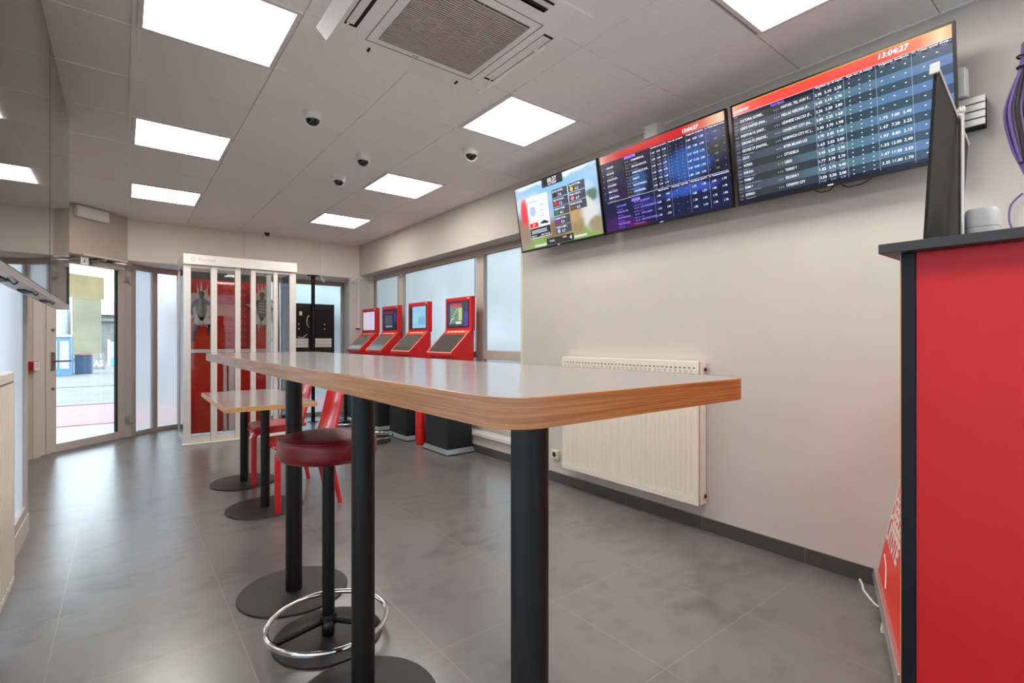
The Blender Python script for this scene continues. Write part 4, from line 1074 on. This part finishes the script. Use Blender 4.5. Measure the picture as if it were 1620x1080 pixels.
# ------------------------------------------------------------------ red chairs (local: the sitter faces -x)
def make_chair(loc, label, rot=0):
    t = thing('red_chair', label, 'chair', loc, (0, 0, rot), 'red bentwood chairs at the low table')
    hw = .19
    # seat: dished shell, rounded front edge
    b = MB(); rows = []
    nx_, ny_ = 10, 8
    def seat_pt(u, v, top):
        x = -.235+.44*u; yy = (v-.5)*2*hw*(.96+.04*math.sin(PI*u))
        z = .498-.016*math.sin(PI*u)*(1-(2*v-1)**2)-.022*max(0, 1-u*7)**2+.006*u
        return (x, yy, z if top else z-.034+.008*(max(0, 1-u*7)))
    grid_t = [[b.bm.verts.new(seat_pt(i/nx_, j/ny_, True)) for j in range(ny_+1)] for i in range(nx_+1)]
    grid_b = [[b.bm.verts.new(seat_pt(i/nx_, j/ny_, False)) for j in range(ny_+1)] for i in range(nx_+1)]
    for i in range(nx_):
        for j in range(ny_):
            b.bm.faces.new([grid_t[i][j], grid_t[i+1][j], grid_t[i+1][j+1], grid_t[i][j+1]]); b.bm.faces.new([grid_b[i][j+1], grid_b[i+1][j+1], grid_b[i+1][j], grid_b[i][j]])
    for i in range(nx_):
        for j in (0, ny_):
            b.bm.faces.new([grid_t[i][j], grid_b[i][j], grid_b[i+1][j], grid_t[i+1][j]])
    for j in range(ny_):
        for i in (0, nx_):
            b.bm.faces.new([grid_t[i][j], grid_t[i][j+1], grid_b[i][j+1], grid_b[i][j]])
    b.build('seat', 'red_chair', t, local=True, bevel=.010, seg=3)
    # backrest: curved shell rising from the seat, leaning back
    b = MB(); nz_, ny_ = 12, 12
    def back_pt(u, v, front):
        z = .50+.36*u; w = hw*(1.0-.10*u)
        yy = (v-.5)*2*w
        x = .195+.085*u-.05*(2*v-1)**2*(.4+.6*u)+(-.03 if u < .0 else 0)-.02*(1-u)**3
        top = .04*u*u*(2*v-1)**4
        return (x if front else x+.022, yy, z-top)
    gf = [[b.bm.verts.new(back_pt(i/nz_, j/ny_, True)) for j in range(ny_+1)] for i in range(nz_+1)]
    gb_ = [[b.bm.verts.new(back_pt(i/nz_, j/ny_, False)) for j in range(ny_+1)] for i in range(nz_+1)]
    for i in range(nz_):
        for j in range(ny_):
            b.bm.faces.new([gf[i][j], gf[i][j+1], gf[i+1][j+1], gf[i+1][j]]); b.bm.faces.new([gb_[i][j], gb_[i+1][j], gb_[i+1][j+1], gb_[i][j+1]])
    for i in range(nz_):
        for j in (0, ny_): b.bm.faces.new([gf[i][j], gf[i+1][j], gb_[i+1][j], gb_[i][j]])
    for j in range(ny_):
        for i in (0, nz_): b.bm.faces.new([gf[i][j], gf[i][j+1], gb_[i][j+1], gb_[i][j]])
    b.build('backrest', 'red_chair', t, local=True, bevel=.008, seg=3)
    for s in (-1, 1):
        # front leg: bent strip that turns under the seat
        yy = s*(hw-.028)
        path = [(-.215, yy*1.03, .0098), (-.215, yy*1.02, .25), (-.214, yy, .40)]
        for k in range(1, 7):
            a = PI/2*k/6; path.append((-.214+.055*(1-math.cos(a)), yy, .40+.052*math.sin(a)))
        path += [(-.06, yy, .457), (.06, yy, .461)]
        b = MB(); b.tube(path, .0215, 16, flat=(1.0, 1.0)); b.build('leg', 'red_chair', t, local=True)
        b = MB(); b.tube([(.05, yy, .461), (.10, yy, .455), (.135, yy, .42), (.16, yy*1.01, .33), (.225, yy*1.04, 0)], [.019, .019, .0195, .019, .016], 14); b.build('leg', 'red_chair', t, local=True)
    return t
c0 = make_chair((1.08, 3.95, 0), 'red chair nearest the camera, tucked in at the low table')
copy_thing(c0, (1.085, 4.78, 0), 'farther red chair at the low table, beside the glass portal')

# ------------------------------------------------------------------ betting terminals
def make_kiosk(y0, label):
    t = thing('betting_terminal', label, 'terminal', (2.9, y0+.27, 0), group='red betting terminals along the windows')
    y1 = y0+.54
    b = MB()   # pedestal
    b.box(2.725, 3.04, y0+.04, y1-.02, .055, .96); b.build('pedestal', 'blackmatt', t, bevel=.004)
    b = MB(); b.rings([[(2.70, y0+.005, .012), (3.058, y0+.005, .012), (3.058, y1+.02, .012), (2.70, y1+.02, .012)], [(2.725, y0+.035, .058), (3.045, y0+.035, .058), (3.045, y1-.01, .058), (2.725, y1-.01, .058)]])
    b.use(1).box(2.702, 3.056, y0+.007, y1+.018, 0, .012); b.build('plinth', ['silver', 'rubber'], t)
    b = MB(); b.prism([(2.775, .95), (3.045, .95), (3.045, 1.345), (3.005, 1.30), (2.79, 1.085)], y0+.004, y1-.004, 'y'); b.build('body', 'red_kiosk', t, bevel=.004)
    # slanted desk
    d0, d1 = (2.745, 1.090), (3.0, 1.345); nx_, nz_ = -.7071, .7071; th = .052
    b = MB(); b.prism([(d0[0], d0[1]), (d1[0], d1[1]), (d1[0]+.045, d1[1]-.03), (d1[0]+.045, d1[1]-.075), (d0[0]+th*.7071+.03, d0[1]-th*.7071+.02), (d0[0]+.03, d0[1]-.037), (d0[0]+.003, d0[1]-.034)], y0, y1, 'y')
    desk = b.build('desk', 'red_kiosk', t, bevel=.004)
    dirv = Vector((d1[0]-d0[0], d1[1]-d0[1])); L_ = dirv.length; dirv.normalize()
    def dpt(u, y, h): p = Vector(d0)+dirv*u*L_+Vector((nx_, nz_))*h; return (p.x, y, p.y)
    def dquad(b, u0, u1, ya, yb, h): b.face([dpt(u0, ya, h), dpt(u0, yb, h), dpt(u1, yb, h), dpt(u1, ya, h)])
    b = MB(); 
    pts = [dpt(.05, 0, .0), dpt(.80, 0, .0), dpt(.80, 0, .003), dpt(.05, 0, .003)]
    b.prism([(p[0], p[2]) for p in pts], y0+.035, y1-.035, 'y'); b.build('touch_screen', 'deskscreen', desk)
    b = MB(); b.use(0); dquad(b, .84, .985, y0+.02, y1-.02, .0015); b.use(1); dquad(b, .87, .96, y0+.06, y1-.06, .0025)
    b.use(2)
    for k in range(5): dquad(b, .89, .945, y0+.10+k*.075, y0+.145+k*.075, .0035)
    b.build('header_print', ['red_kiosk', 'orangeink', 'whiteink'], desk)
    b = MB()
    for ya, yb in ((y0+.004, y0+.016), (y1-.016, y1-.004)): dquad(b, .02, .97, ya, yb, .001)
    dquad(b, .005, .03, y0+.004, y1-.004, .001)
    b.build('edge_trim', 'paleink', desk)
    # upright screen module
    b = MB(); b.box(3.0, 3.062, y0, y1, 1.335, 1.715); up = b.build('screen_housing', 'red_kiosk', t, bevel=.006)
    b = MB(); b.box(2.9965, 3.0, y0+.035, y1-.04, 1.375, 1.672); b.build('screen_bezel', 'plastic_black', up)
    b = MB(); b.box(3.01, 3.05, y0-.0, y0+.001, 1.70, 1.705); b.box(2.999, 3.0, y0+.03, y0+.075, 1.69, 1.70); b.build('badge', 'whitecard', up)
    return t, up
M['deskscreen'] = mat('desk_touch_screen', (38, 36, 36), .1, emit=(92, 84, 78), estr=.55, spec=.6, noise=0)
def kiosk_picture(y0, up, kind):
    b = MB(); x = 2.9958; ya, yb = y0+.045, y0+.49; za, zb = 1.385, 1.662
    def q(mi, a0, a1, c0, c1, dx=0):   # a from the viewer's left (far side) to right
        b.use(mi); Y0 = yb+(ya-yb)*a0; Y1 = yb+(ya-yb)*a1; Z0 = za+(zb-za)*c0; Z1 = za+(zb-za)*c1
        b.face([(x-dx, Y0, Z0), (x-dx, Y1, Z0), (x-dx, Y1, Z1), (x-dx, Y0, Z1)])
    if kind == 0:
        q(0, 0, 1, 0, 1); q(1, .14, .72, .12, .80, .0003); q(2, .15, .70, .80, .93, .0005); q(3, .55, .72, .25, .75, .0006); q(4, .80, 1, 0, .6, .0004); q(5, .42, .68, .10, .2, .0008)
        for k in range(5): q(3, .2+.06*k, .24+.07*k, .3+.09*k, .36+.09*k, .0007)
        b.use(5); b.tube([(x-.001, yb-.06, za+.03), (x-.001, yb-.10, za+.08), (x-.001, yb-.16, za+.10)], .004, 5)
        mats = [emat('game_dusk', (62, 66, 84)), emat('game_field', (104, 128, 116)), emat('game_title_red', (190, 70, 80)), emat('game_light', (176, 190, 130)), emat('game_violet', (78, 70, 140)), emat('game_white', (205, 210, 190))]
    elif kind == 1:
        q(0, 0, 1, 0, 1); q(1, .18, 1, 0, 1, .0003); q(2, .25, .7, .2, .7, .0005); q(3, .55, .95, .15, .5, .0006)
        mats = [emat('map_dark', (42, 42, 50)), emat('map_blue', (134, 178, 206)), emat('map_teal', (136, 192, 196)), emat('map_deep', (112, 158, 200))]
    elif kind == 2:
        q(0, 0, 1, 0, 1); q(1, .2, .75, .78, .92, .0003); q(2, .15, .7, .25, .72, .0003); q(3, .2, .7, .1, .2, .0004); q(4, .85, 1, .4, .8, .0004)
        mats = [emat('game_night', (40, 44, 58)), emat('game_maroon', (110, 40, 56)), emat('game_slate', (64, 78, 88)), emat('game_grey', (120, 128, 130)), emat('game_indigo', (60, 60, 120))]
    else:
        q(0, 0, 1, 0, 1); q(1, .1, .3, 0, 1, .0003); q(2, .55, .8, 0, 1, .0003)
        mats = [emat('blank_lilac', (196, 184, 206), .9), emat('blank_grey', (184, 184, 190), .9), emat('blank_violet', (190, 176, 212), .9)]
    b.build('screen_picture', mats, up, flat_normals=True, smooth=False)
KY = (4.555, 5.524, 6.375, 7.135)
k0, up0 = make_kiosk(KY[0], 'nearest red betting terminal, standing at the window mullion')
klabels = ['second red betting terminal from the camera, with pale blue screen', 'third red betting terminal from the camera, with dark game screen', 'farthest red betting terminal, in the far corner, with lilac screen']
ups = [up0]
for lb, y in zip(klabels, KY[1:]):
    c = copy_thing(k0, (2.9, y+.27, 0), lb)
    u = [o for o in kids(c) if o.name.startswith('screen_housing')][0]; XF[u.name] = Matrix.Translation((2.9, y+.27, 0)); ups.append(u)
for k, u in enumerate(ups): kiosk_picture(KY[k], u, k)

# red canister between the first two terminals
t = thing('red_canister', 'red canister on the floor behind the nearest terminal', 'canister', (2.78, 5.30, 0))
b = MB(); b.lathe([(.048, 0), (.056, .006), (.060, .02), (.060, .38), (.050, .42), (.025, .445), (.02, .46)], n=32); b.build('cylinder_body', 'red_kiosk', t, local=True)
b = MB(); b.lathe([(.02, .46), (.022, .48), (.016, .50)], n=16); b.box(-.012, .06, -.012, .012, .49, .505); b.build('valve', 'blackmatt', t, local=True)
# ------------------------------------------------------------------ glass portal with red artwork (far wall)
t = thing('glass_portal', 'silver framed glass portal with red sports artwork inside, by the entrance', 'portal', (1.19, 7.3, 0))
y0 = 6.96; y1 = YF-.004
b = MB(); b.box(.562, 1.822, 6.925, 7.06, 2.122, 2.243); b.box(.562, .60, 7.06, y1, 2.122, 2.243); b.box(1.784, 1.822, 7.06, y1, 2.122, 2.243); hd = b.build('header', 'alulite', t, bevel=.004)
b = MB(); yy = 6.9245
for k in range(24):
    a0, a1 = 2*PI*k/24, 2*PI*(k+1)/24
    if 3 <= k < 21:
        b.face([(.665+.026*math.cos(a0), yy, 2.186+.026*math.sin(a0)), (.665+.026*math.cos(a1), yy, 2.186+.026*math.sin(a1)), (.665+.020*math.cos(a1), yy, 2.186+.020*math.sin(a1)), (.665+.020*math.cos(a0), yy, 2.186+.020*math.sin(a0))])
b.rect(.665, .69, 2.183, 2.188, yy); b.text('Gunnebo' if False else 'Portal', .715, 2.172, yy, .042, width=.17)
b.build('logo', 'ink', hd, flat_normals=True, smooth=False)
posts = [(.566, .641), (.843, .911), (1.103, 1.165), (1.279, 1.336), (1.736, 1.818)]
for a, c in posts:
    b = MB(); b.box(a, c, y0, y0+.055, 0, 2.122); b.build('post', 'alulite', t, bevel=.004)
for a, c, yo in ((1.469, 1.528, .05), (1.54, 1.594, .0)):
    b = MB(); b.box(a, c, y0+yo, y0+yo+.045, 0, 2.122); b.build('post', 'alulite', t, bevel=.004)
b = MB(); b.box(.566, .60, y1-.06, y1, 0, 2.122); b.build('post', 'alu', t, bevel=.004)
b = MB(); b.box(1.79, 1.818, y1-.06, y1, 0, 2.122); b.build('post', 'alu', t, bevel=.004)
bays = [(.641, .843), (.911, 1.103), (1.336, 1.54), (1.594, 1.736)]
for a, c in bays:
    for za, zb in ((2.085, 2.122), (.012, .085)):
        b = MB(); b.box(a, c, y0+.01, y0+.045, za, zb); b.build('rail', 'alulite', t, bevel=.003)
    b = MB(); b.box(a, c, y0+.024, y0+.032, .085, 2.085); b.build('pane', 'glass', t)
b = MB(); b.box(.578, .586, y0+.055, y1-.06, .06, 2.122); b.build('pane', 'glass', t)
b = MB(); b.box(1.798, 1.806, y0+.055, y1-.06, .06, 2.122); b.build('pane', 'glass', t)
for xa, xb in ((.566, .60), (1.79, 1.818)):
    b = MB(); b.box(xa, xb, y0+.055, y1-.06, 0, .06); b.build('rail', 'alu', t, bevel=.003)
b = MB(); b.box(.555, 1.83, 6.90, 6.99, 0, .012); b.build('threshold', 'alulite', t, bevel=.003)
# red artwork boards at the back
YB = 7.60
b = MB(); b.box(.605, 1.62, YB, YB+.02, 0.02, 2.118); art = b.build('artwork_board', 'red_backlit', t)
b = MB(); b.box(.605, 1.62, YB-.03, YB, 1.065, 1.112); b.build('mid_rail', 'alu', t, bevel=.003)
b = MB(); b.box(1.055, 1.10, YB-.05, YB, .02, 1.06); b.box(1.12, 1.235, YB-.05, YB, .02, 1.06); b.build('inner_post', 'alu', t, bevel=.004)
b = MB(); b.use(0).box(.605, 1.62, YB-.002, YB, 2.02, 2.118); b.build('lid_shade_band', mat('dark_olive_band', (74, 66, 54), .5), art)  # dark band painted in for the shaded underside of a lid
# pattern columns of looped rings, and the sports figures with paint splashes
b = MB()
def ringf(b, cx, cz, R_, r_, y, n=16, sx=1.0):
    for k in range(n):
        a0, a1 = 2*PI*k/n, 2*PI*(k+1)/n
        b.face([(cx+sx*R_*math.cos(a0), y, cz+R_*math.sin(a0)), (cx+sx*R_*math.cos(a1), y, cz+R_*math.sin(a1)), (cx+sx*r_*math.cos(a1), y, cz+r_*math.sin(a1)), (cx+sx*r_*math.cos(a0), y, cz+r_*math.sin(a0))])
b.use(1).rect(1.235, 1.42, 1.115, 2.02, YB-.0015)
b.use(0)
for i in range(9):
    for j in range(2):
        if 5 <= i < 6: continue
        cx, cz = 1.10+.085*j, 1.18+.095*i
        ringf(b, cx, cz, .038, .031, YB-.003); ringf(b, cx, cz, .020, .014, YB-.003)
    cx = 1.30
    ringf(b, cx, 1.18+.095*i, .036, .030, YB-.003, sx=.7)
    b.rect(1.27, 1.335, 1.18+.095*i-.003, 1.18+.095*i+.003, YB-.003)
b.use(2).rect(.945, 1.232, 1.555, 1.71, YB-.002)
b.build('pattern_print', ['pinkink', 'red_dark', mat('salmon_print', (236, 150, 124), .5)], art, flat_normals=True, smooth=False)
def capsule(b, p, q, r0, r1, y, n=8):
    p, q = Vector(p), Vector(q); d = (q-p).normalized(); a = math.atan2(d.y, d.x); pts = []
    for k in range(n+1): t_ = a+PI/2+PI*k/n; pts.append((p.x+r0*math.cos(t_), y, p.y+r0*math.sin(t_)))
    for k in range(n+1): t_ = a-PI/2+PI*k/n; pts.append((q.x+r1*math.cos(t_), y, q.y+r1*math.sin(t_)))
    b.face(pts)
def splash(b, cx, cz, R_, seed, y):
    rd = random.Random(seed); n = 44
    pts = [(cx+R_*.75*math.cos(2*PI*k/n)*(rd.uniform(.62, 1.12) if k % 2 else rd.uniform(.5, .75)), y, cz+R_*1.25*math.sin(2*PI*k/n)*(rd.uniform(.7, 1.15) if k % 2 else rd.uniform(.55, .75))) for k in range(n)]
    c = (cx, y, cz)
    for k in range(n): b.face([c, pts[k], pts[(k+1) % n]])
def figure(name, cx, cz, s, flip, seed):
    b = MB(); y = YB-.003
    b.use(0); splash(b, cx, cz+.10*s, .33*s, seed, y)
    y -= .0006; f = -1 if flip else 1
    def P2(u, v): return (cx+f*u*s, cz+v*s)
    b.use(2); capsule(b, P2(-.02, -.10), P2(-.085, -.27), .048*s, .03*s, y); capsule(b, P2(-.085, -.27), P2(-.11, -.42), .03*s, .018*s, y); capsule(b, P2(-.10, -.44), P2(-.15, -.46), .022*s, .016*s, y)
    capsule(b, P2(.04, -.10), P2(.13, -.20), .048*s, .034*s, y); capsule(b, P2(.13, -.20), P2(.10, -.36), .03*s, .018*s, y)
    b.use(3); capsule(b, P2(-.02, -.04), P2(-.04, -.15), .07*s, .05*s, y-.0003); capsule(b, P2(.02, -.04), P2(.08, -.14), .07*s, .05*s, y-.0003)
    y -= .0006
    b.use(1); capsule(b, P2(0, .17), P2(0, .0), .088*s, .072*s, y)
    capsule(b, P2(-.075, .19), P2(-.15, .09), .034*s, .024*s, y); capsule(b, P2(.075, .19), P2(.16, .12), .034*s, .024*s, y)
    b.use(2); capsule(b, P2(-.15, .09), P2(-.13, -.02), .022*s, .016*s, y-.0003); capsule(b, P2(.16, .12), P2(.20, .03), .022*s, .016*s, y-.0003)
    capsule(b, P2(0, .27), P2(0, .33), .028*s, .042*s, y-.0003)
    b.use(3)
    if flip:
        for k in range(4): capsule(b, P2(-.05, .02+.05*k), P2(.05, .03+.05*k), .006*s, .006*s, y-.0005)
    b.build(name, ['paleink', 'figgrey', 'figdark', 'whiteink'], art, flat_normals=True, smooth=False)
figure('figure_print', .815, 1.58, .78, False, 4)
figure('figure_print', 1.535, 1.60, .80, True, 9)
b = MB(); b.text('SPORT', 1.44, .80, YB-.003, .08, width=.15, bold=.02); b.text('BET', 1.44, .70, YB-.003, .08, width=.12, bold=.02); b.build('lower_lettering', 'pinkink', art, flat_normals=True, smooth=False)

# ------------------------------------------------------------------ street-facing display screens on a pole, seen from behind
t = thing('display_pole', 'black floor to ceiling pole between the two window screens', 'pole', (2.264, 7.74, 0))
b = MB(); b.tube([(2.264, 7.74, .01), (2.264, 7.74, 2.195)], .027, 16); b.build('pole', 'black', t)
b = MB(); b.lathe([(.075, .0), (.075, .008), (.03, .014), (.028, .12)], (2.264, 7.74), 28); b.build('base', 'black', t)
b = MB(); b.lathe([(.03, 2.10), (.032, 2.19), (.09, 2.195), (.09, 2.204)], (2.264, 7.74), 28); b.build('top_plate', 'black', t)
b = MB(); b.box(2.256, 2.272, 7.757, 7.80, 1.20, 1.24); b.build('cross_bracket', 'black', t)
def disp(x0, x1, label):
    t = thing('display_screen', label, 'screen', ((x0+x1)/2, 7.82, .98), group='street facing screens seen from behind')
    b = MB(); b.box(x0, x1, 7.79, 7.85, .98, 1.78); b.build('housing', 'blackmatt', t, bevel=.006)
    b = MB(); b.box(x0+.04, x1-.03, 7.776, 7.79, 1.14, 1.70); bk = b.build('back_cover', 'darkgrey', t, bevel=.004)
    b = MB()
    for i in range(3): b.box(x0+.03, x1-.05, 7.768, 7.778, 1.122+i*.046, 1.122+i*.046+.043)
    b.build('vent_plate', 'alulite', t, bevel=.002)
    for z in (1.40, 1.47):
        b = MB(); b.lathe([(.010, 0), (.010, .006)], n=12); b.xf(Matrix.Translation(((x0+x1)/2+.01, 7.777, z)) @ Matrix.Rotation(PI/2, 4, 'X')); b.build('knob', 'whitecard', t)
    return t
ds = disp(1.862, 2.254, 'black back of the left window screen, next to the glass portal')
b = MB(); b.box(2.075, 2.115, 7.772, 7.777, 1.60, 1.66); b.build('sticker', 'whitecard', ds); 
b = MB(); b.tube(smooth_path([(2.215, 7.765, 1.60), (2.185, 7.757, 1.56), (2.185, 7.757, 1.46), (2.215, 7.765, 1.42)]), .006, 8); b.tube(smooth_path([(2.05, 7.765, 1.28), (2.12, 7.757, 1.27), (2.18, 7.757, 1.32)]), .005, 8); b.build('cable', 'white', ds)
disp(2.274, 2.60, 'black back of the right window screen, towards the terminals')

# ------------------------------------------------------------------ small wall things near the far corner
def conduit(x, y, z0, z1, label, r=.009):
    b = MB(); b.box(x-r, x+r, y-.014, y, z0, z1); tag(b.build('cable_duct', 'white', bevel=.002), label, 'cable duct', 'white cable ducts on the far wall')
conduit(1.344, YF, 2.246, 2.728, 'white cable duct running from the ceiling down to the glass portal')
conduit(2.36, YF, 2.21, 2.728, 'white cable duct above the black display pole')
conduit(2.948, YF, 1.42, 2.728, 'long white cable duct in the far right corner')
t = thing('duct_bracket', 'small dark bracket at the foot of the corner duct', 'bracket', (2.93, YF, 1.40)); b = MB(); b.box(2.905, 2.965, YF-.03, YF, 1.405, 1.417); b.build('plate', 'blackmatt', t)
t = thing('motion_detector', 'white motion sensor high on the pier in the far corner', 'sensor', (2.85, YF, 2.13)); b = MB(); b.box(2.825, 2.885, YF-.045, YF, 2.13, 2.21); b.build('housing', 'white', t, bevel=.008)
b = MB(); b.lathe([(.012, 0), (.012, .004)], n=14); b.xf(Matrix.Translation((2.855, YF-.044, 2.155)) @ Matrix.Rotation(PI/2, 4, 'X')); b.build('lens', 'greycable', t)
t = thing('spot_sensor', 'small white sensor under the lintel beside the black pole', 'sensor', (2.40, YF+.03, 2.12)); b = MB(); b.tube([(2.38, YF+.03, 2.205), (2.385, YF+.03, 2.17), (2.40, YF+.01, 2.14), (2.41, YF-.01, 2.13)], [.012, .012, .022, .026], 12); b.build('housing', 'white', t)

# ------------------------------------------------------------------ outside, seen through the door
b = MB(); b.box(-40, 40, -40, 90, -.30, -.12); struct(b.build('ground_outside', 'asphalt', local=True))
b = MB(); b.box(-40, 40, 10.4, 13.5, -.12, -.11); struct(b.build('road_red_lane', 'redlane', local=True))
b = MB(); b.box(-40, 40, 13.5, 13.75, -.12, -.09); b.box(-40, 40, 18.9, 19.1, -.12, -.10); struct(b.build('kerb_line', 'kerb', local=True))
b = MB(); b.box(-40, 40, 8.6, 10.2, -.12, -.105); struct(b.build('pavement', 'paleconc', local=True))
t = thing('blue_container', 'pale blue container across the street left of the door poster', 'container', (-1.95, 25.6, -.12))
b = MB(); b.box(-2.6, -1.52, 25.2, 26.4, -.12, 1.35); b.build('body', 'bluebox', t, bevel=.02)
b = MB(); b.box(-2.63, -1.49, 25.15, 26.45, 1.35, 1.43); b.build('lid', 'white', t, bevel=.02)
for i in range(3):
    b = MB(); b.box(-2.5+.33*i, -2.24+.33*i, 25.18, 25.2, .15, 1.2); b.build('panel', 'housewall', t)
t = thing('dark_bin', 'dark blue bin across the street beside the pale container', 'bin', (-1.2, 26.8, -.12))
b = MB(); b.box(-1.48, -.95, 26.3, 27.2, -.12, .62); b.build('body', 'bluedark', t, bevel=.02)
b = MB(); b.box(-1.50, -.93, 26.25, 27.25, .62, .72); b.build('lid', 'redlane', t, bevel=.02)
t = thing('graffiti_board', 'grey board with white graffiti letters across the street', 'board', (-.75, 29.8, -.12))
b = MB(); b.box(-1.30, -.62, 29.8, 29.9, -.12, .62); b.build('board', 'stone', t)
b = MB(); b.text('XAS', -1.26, .02, 29.795, .42, width=.58, bold=.03); b.build('graffiti', 'whiteink', t, flat_normals=True, smooth=False)
t = thing('street_fence', 'long cyan and white fence across the street behind the poster', 'fence', (1.4, 34, -.12))
b = MB(); b.box(-.6, 6, 34, 34.1, -.12, .25); b.build('lower_board', 'cyan', t)
b = MB(); b.box(-.6, 6, 34.0, 34.1, .25, 1.15); b.build('upper_board', 'housewall', t)
for x in (-.6, 1.4, 3.4): 
    b = MB(); b.box(x, x+.12, 33.95, 34.15, -.12, 1.25); b.build('post', 'white', t)
t = thing('street_house', 'pale house with grey windows at the far left behind the door', 'house', (-6, 42, -.12))
b = MB(); b.box(-12, -2.9, 40, 48, -.12, 6.5); b.build('wall', 'housewall', t)
for i in range(5):
    for k in range(2):
        b = MB(); b.box(-11.4+1.75*i, -10.4+1.75*i, 39.9, 40, .9+2.6*k, 2.5+2.6*k); b.build('window', 'housedark', t)
b = MB(); b.box(-12.2, -2.7, 39.7, 48, 6.5, 6.9); b.build('roof_edge', 'white', t)
t = thing('long_building', 'low grey stone building with white roof band across the street', 'building', (5, 46, -.12))
b = MB(); b.box(-1.6, 16, 45, 52, -.12, 3.0); b.build('wall', 'stone', t)
b = MB(); b.box(-2.0, 16.4, 44.6, 52, 3.0, 3.9); b.build('roof_band', 'white', t)
b = MB(); b.box(-1.8, 16.2, 44.7, 44.98, 2.55, 2.75); b.build('gutter', 'stone', t)

# ------------------------------------------------------------------ daylight, camera, colour
w = bpy.data.worlds.new('overcast_sky'); SC.world = w; w.use_nodes = True
bg = w.node_tree.nodes['Background']; bg.inputs['Color'].default_value = (.76, .88, 1.0, 1); bg.inputs['Strength'].default_value = 4.6

cd = bpy.data.cameras.new('camera'); cam = bpy.data.objects.new('camera', cd); COL.objects.link(cam)
cd.sensor_width = 36; cd.lens = 787/1620*36; cd.clip_start = .02; cd.clip_end = 300
cd.shift_y = -2/1620
cam.location = (0, 0, EYE_H); cam.rotation_euler = (PI/2, 0, -math.radians(38.1))
SC.camera = cam
vs = SC.view_settings
vs.view_transform = 'Standard'; vs.look = 'None'; vs.gamma = 1; vs.use_curve_mapping = False; vs.exposure = .36
SC.cycles.use_denoising = True
SC.cycles.max_bounces = 10; SC.cycles.diffuse_bounces = 8; SC.cycles.glossy_bounces = 4; SC.cycles.transmission_bounces = 6; SC.cycles.transparent_max_bounces = 12
SC.cycles.sample_clamp_indirect = 6
SC.cycles.caustics_reflective = False; SC.cycles.caustics_refractive = False
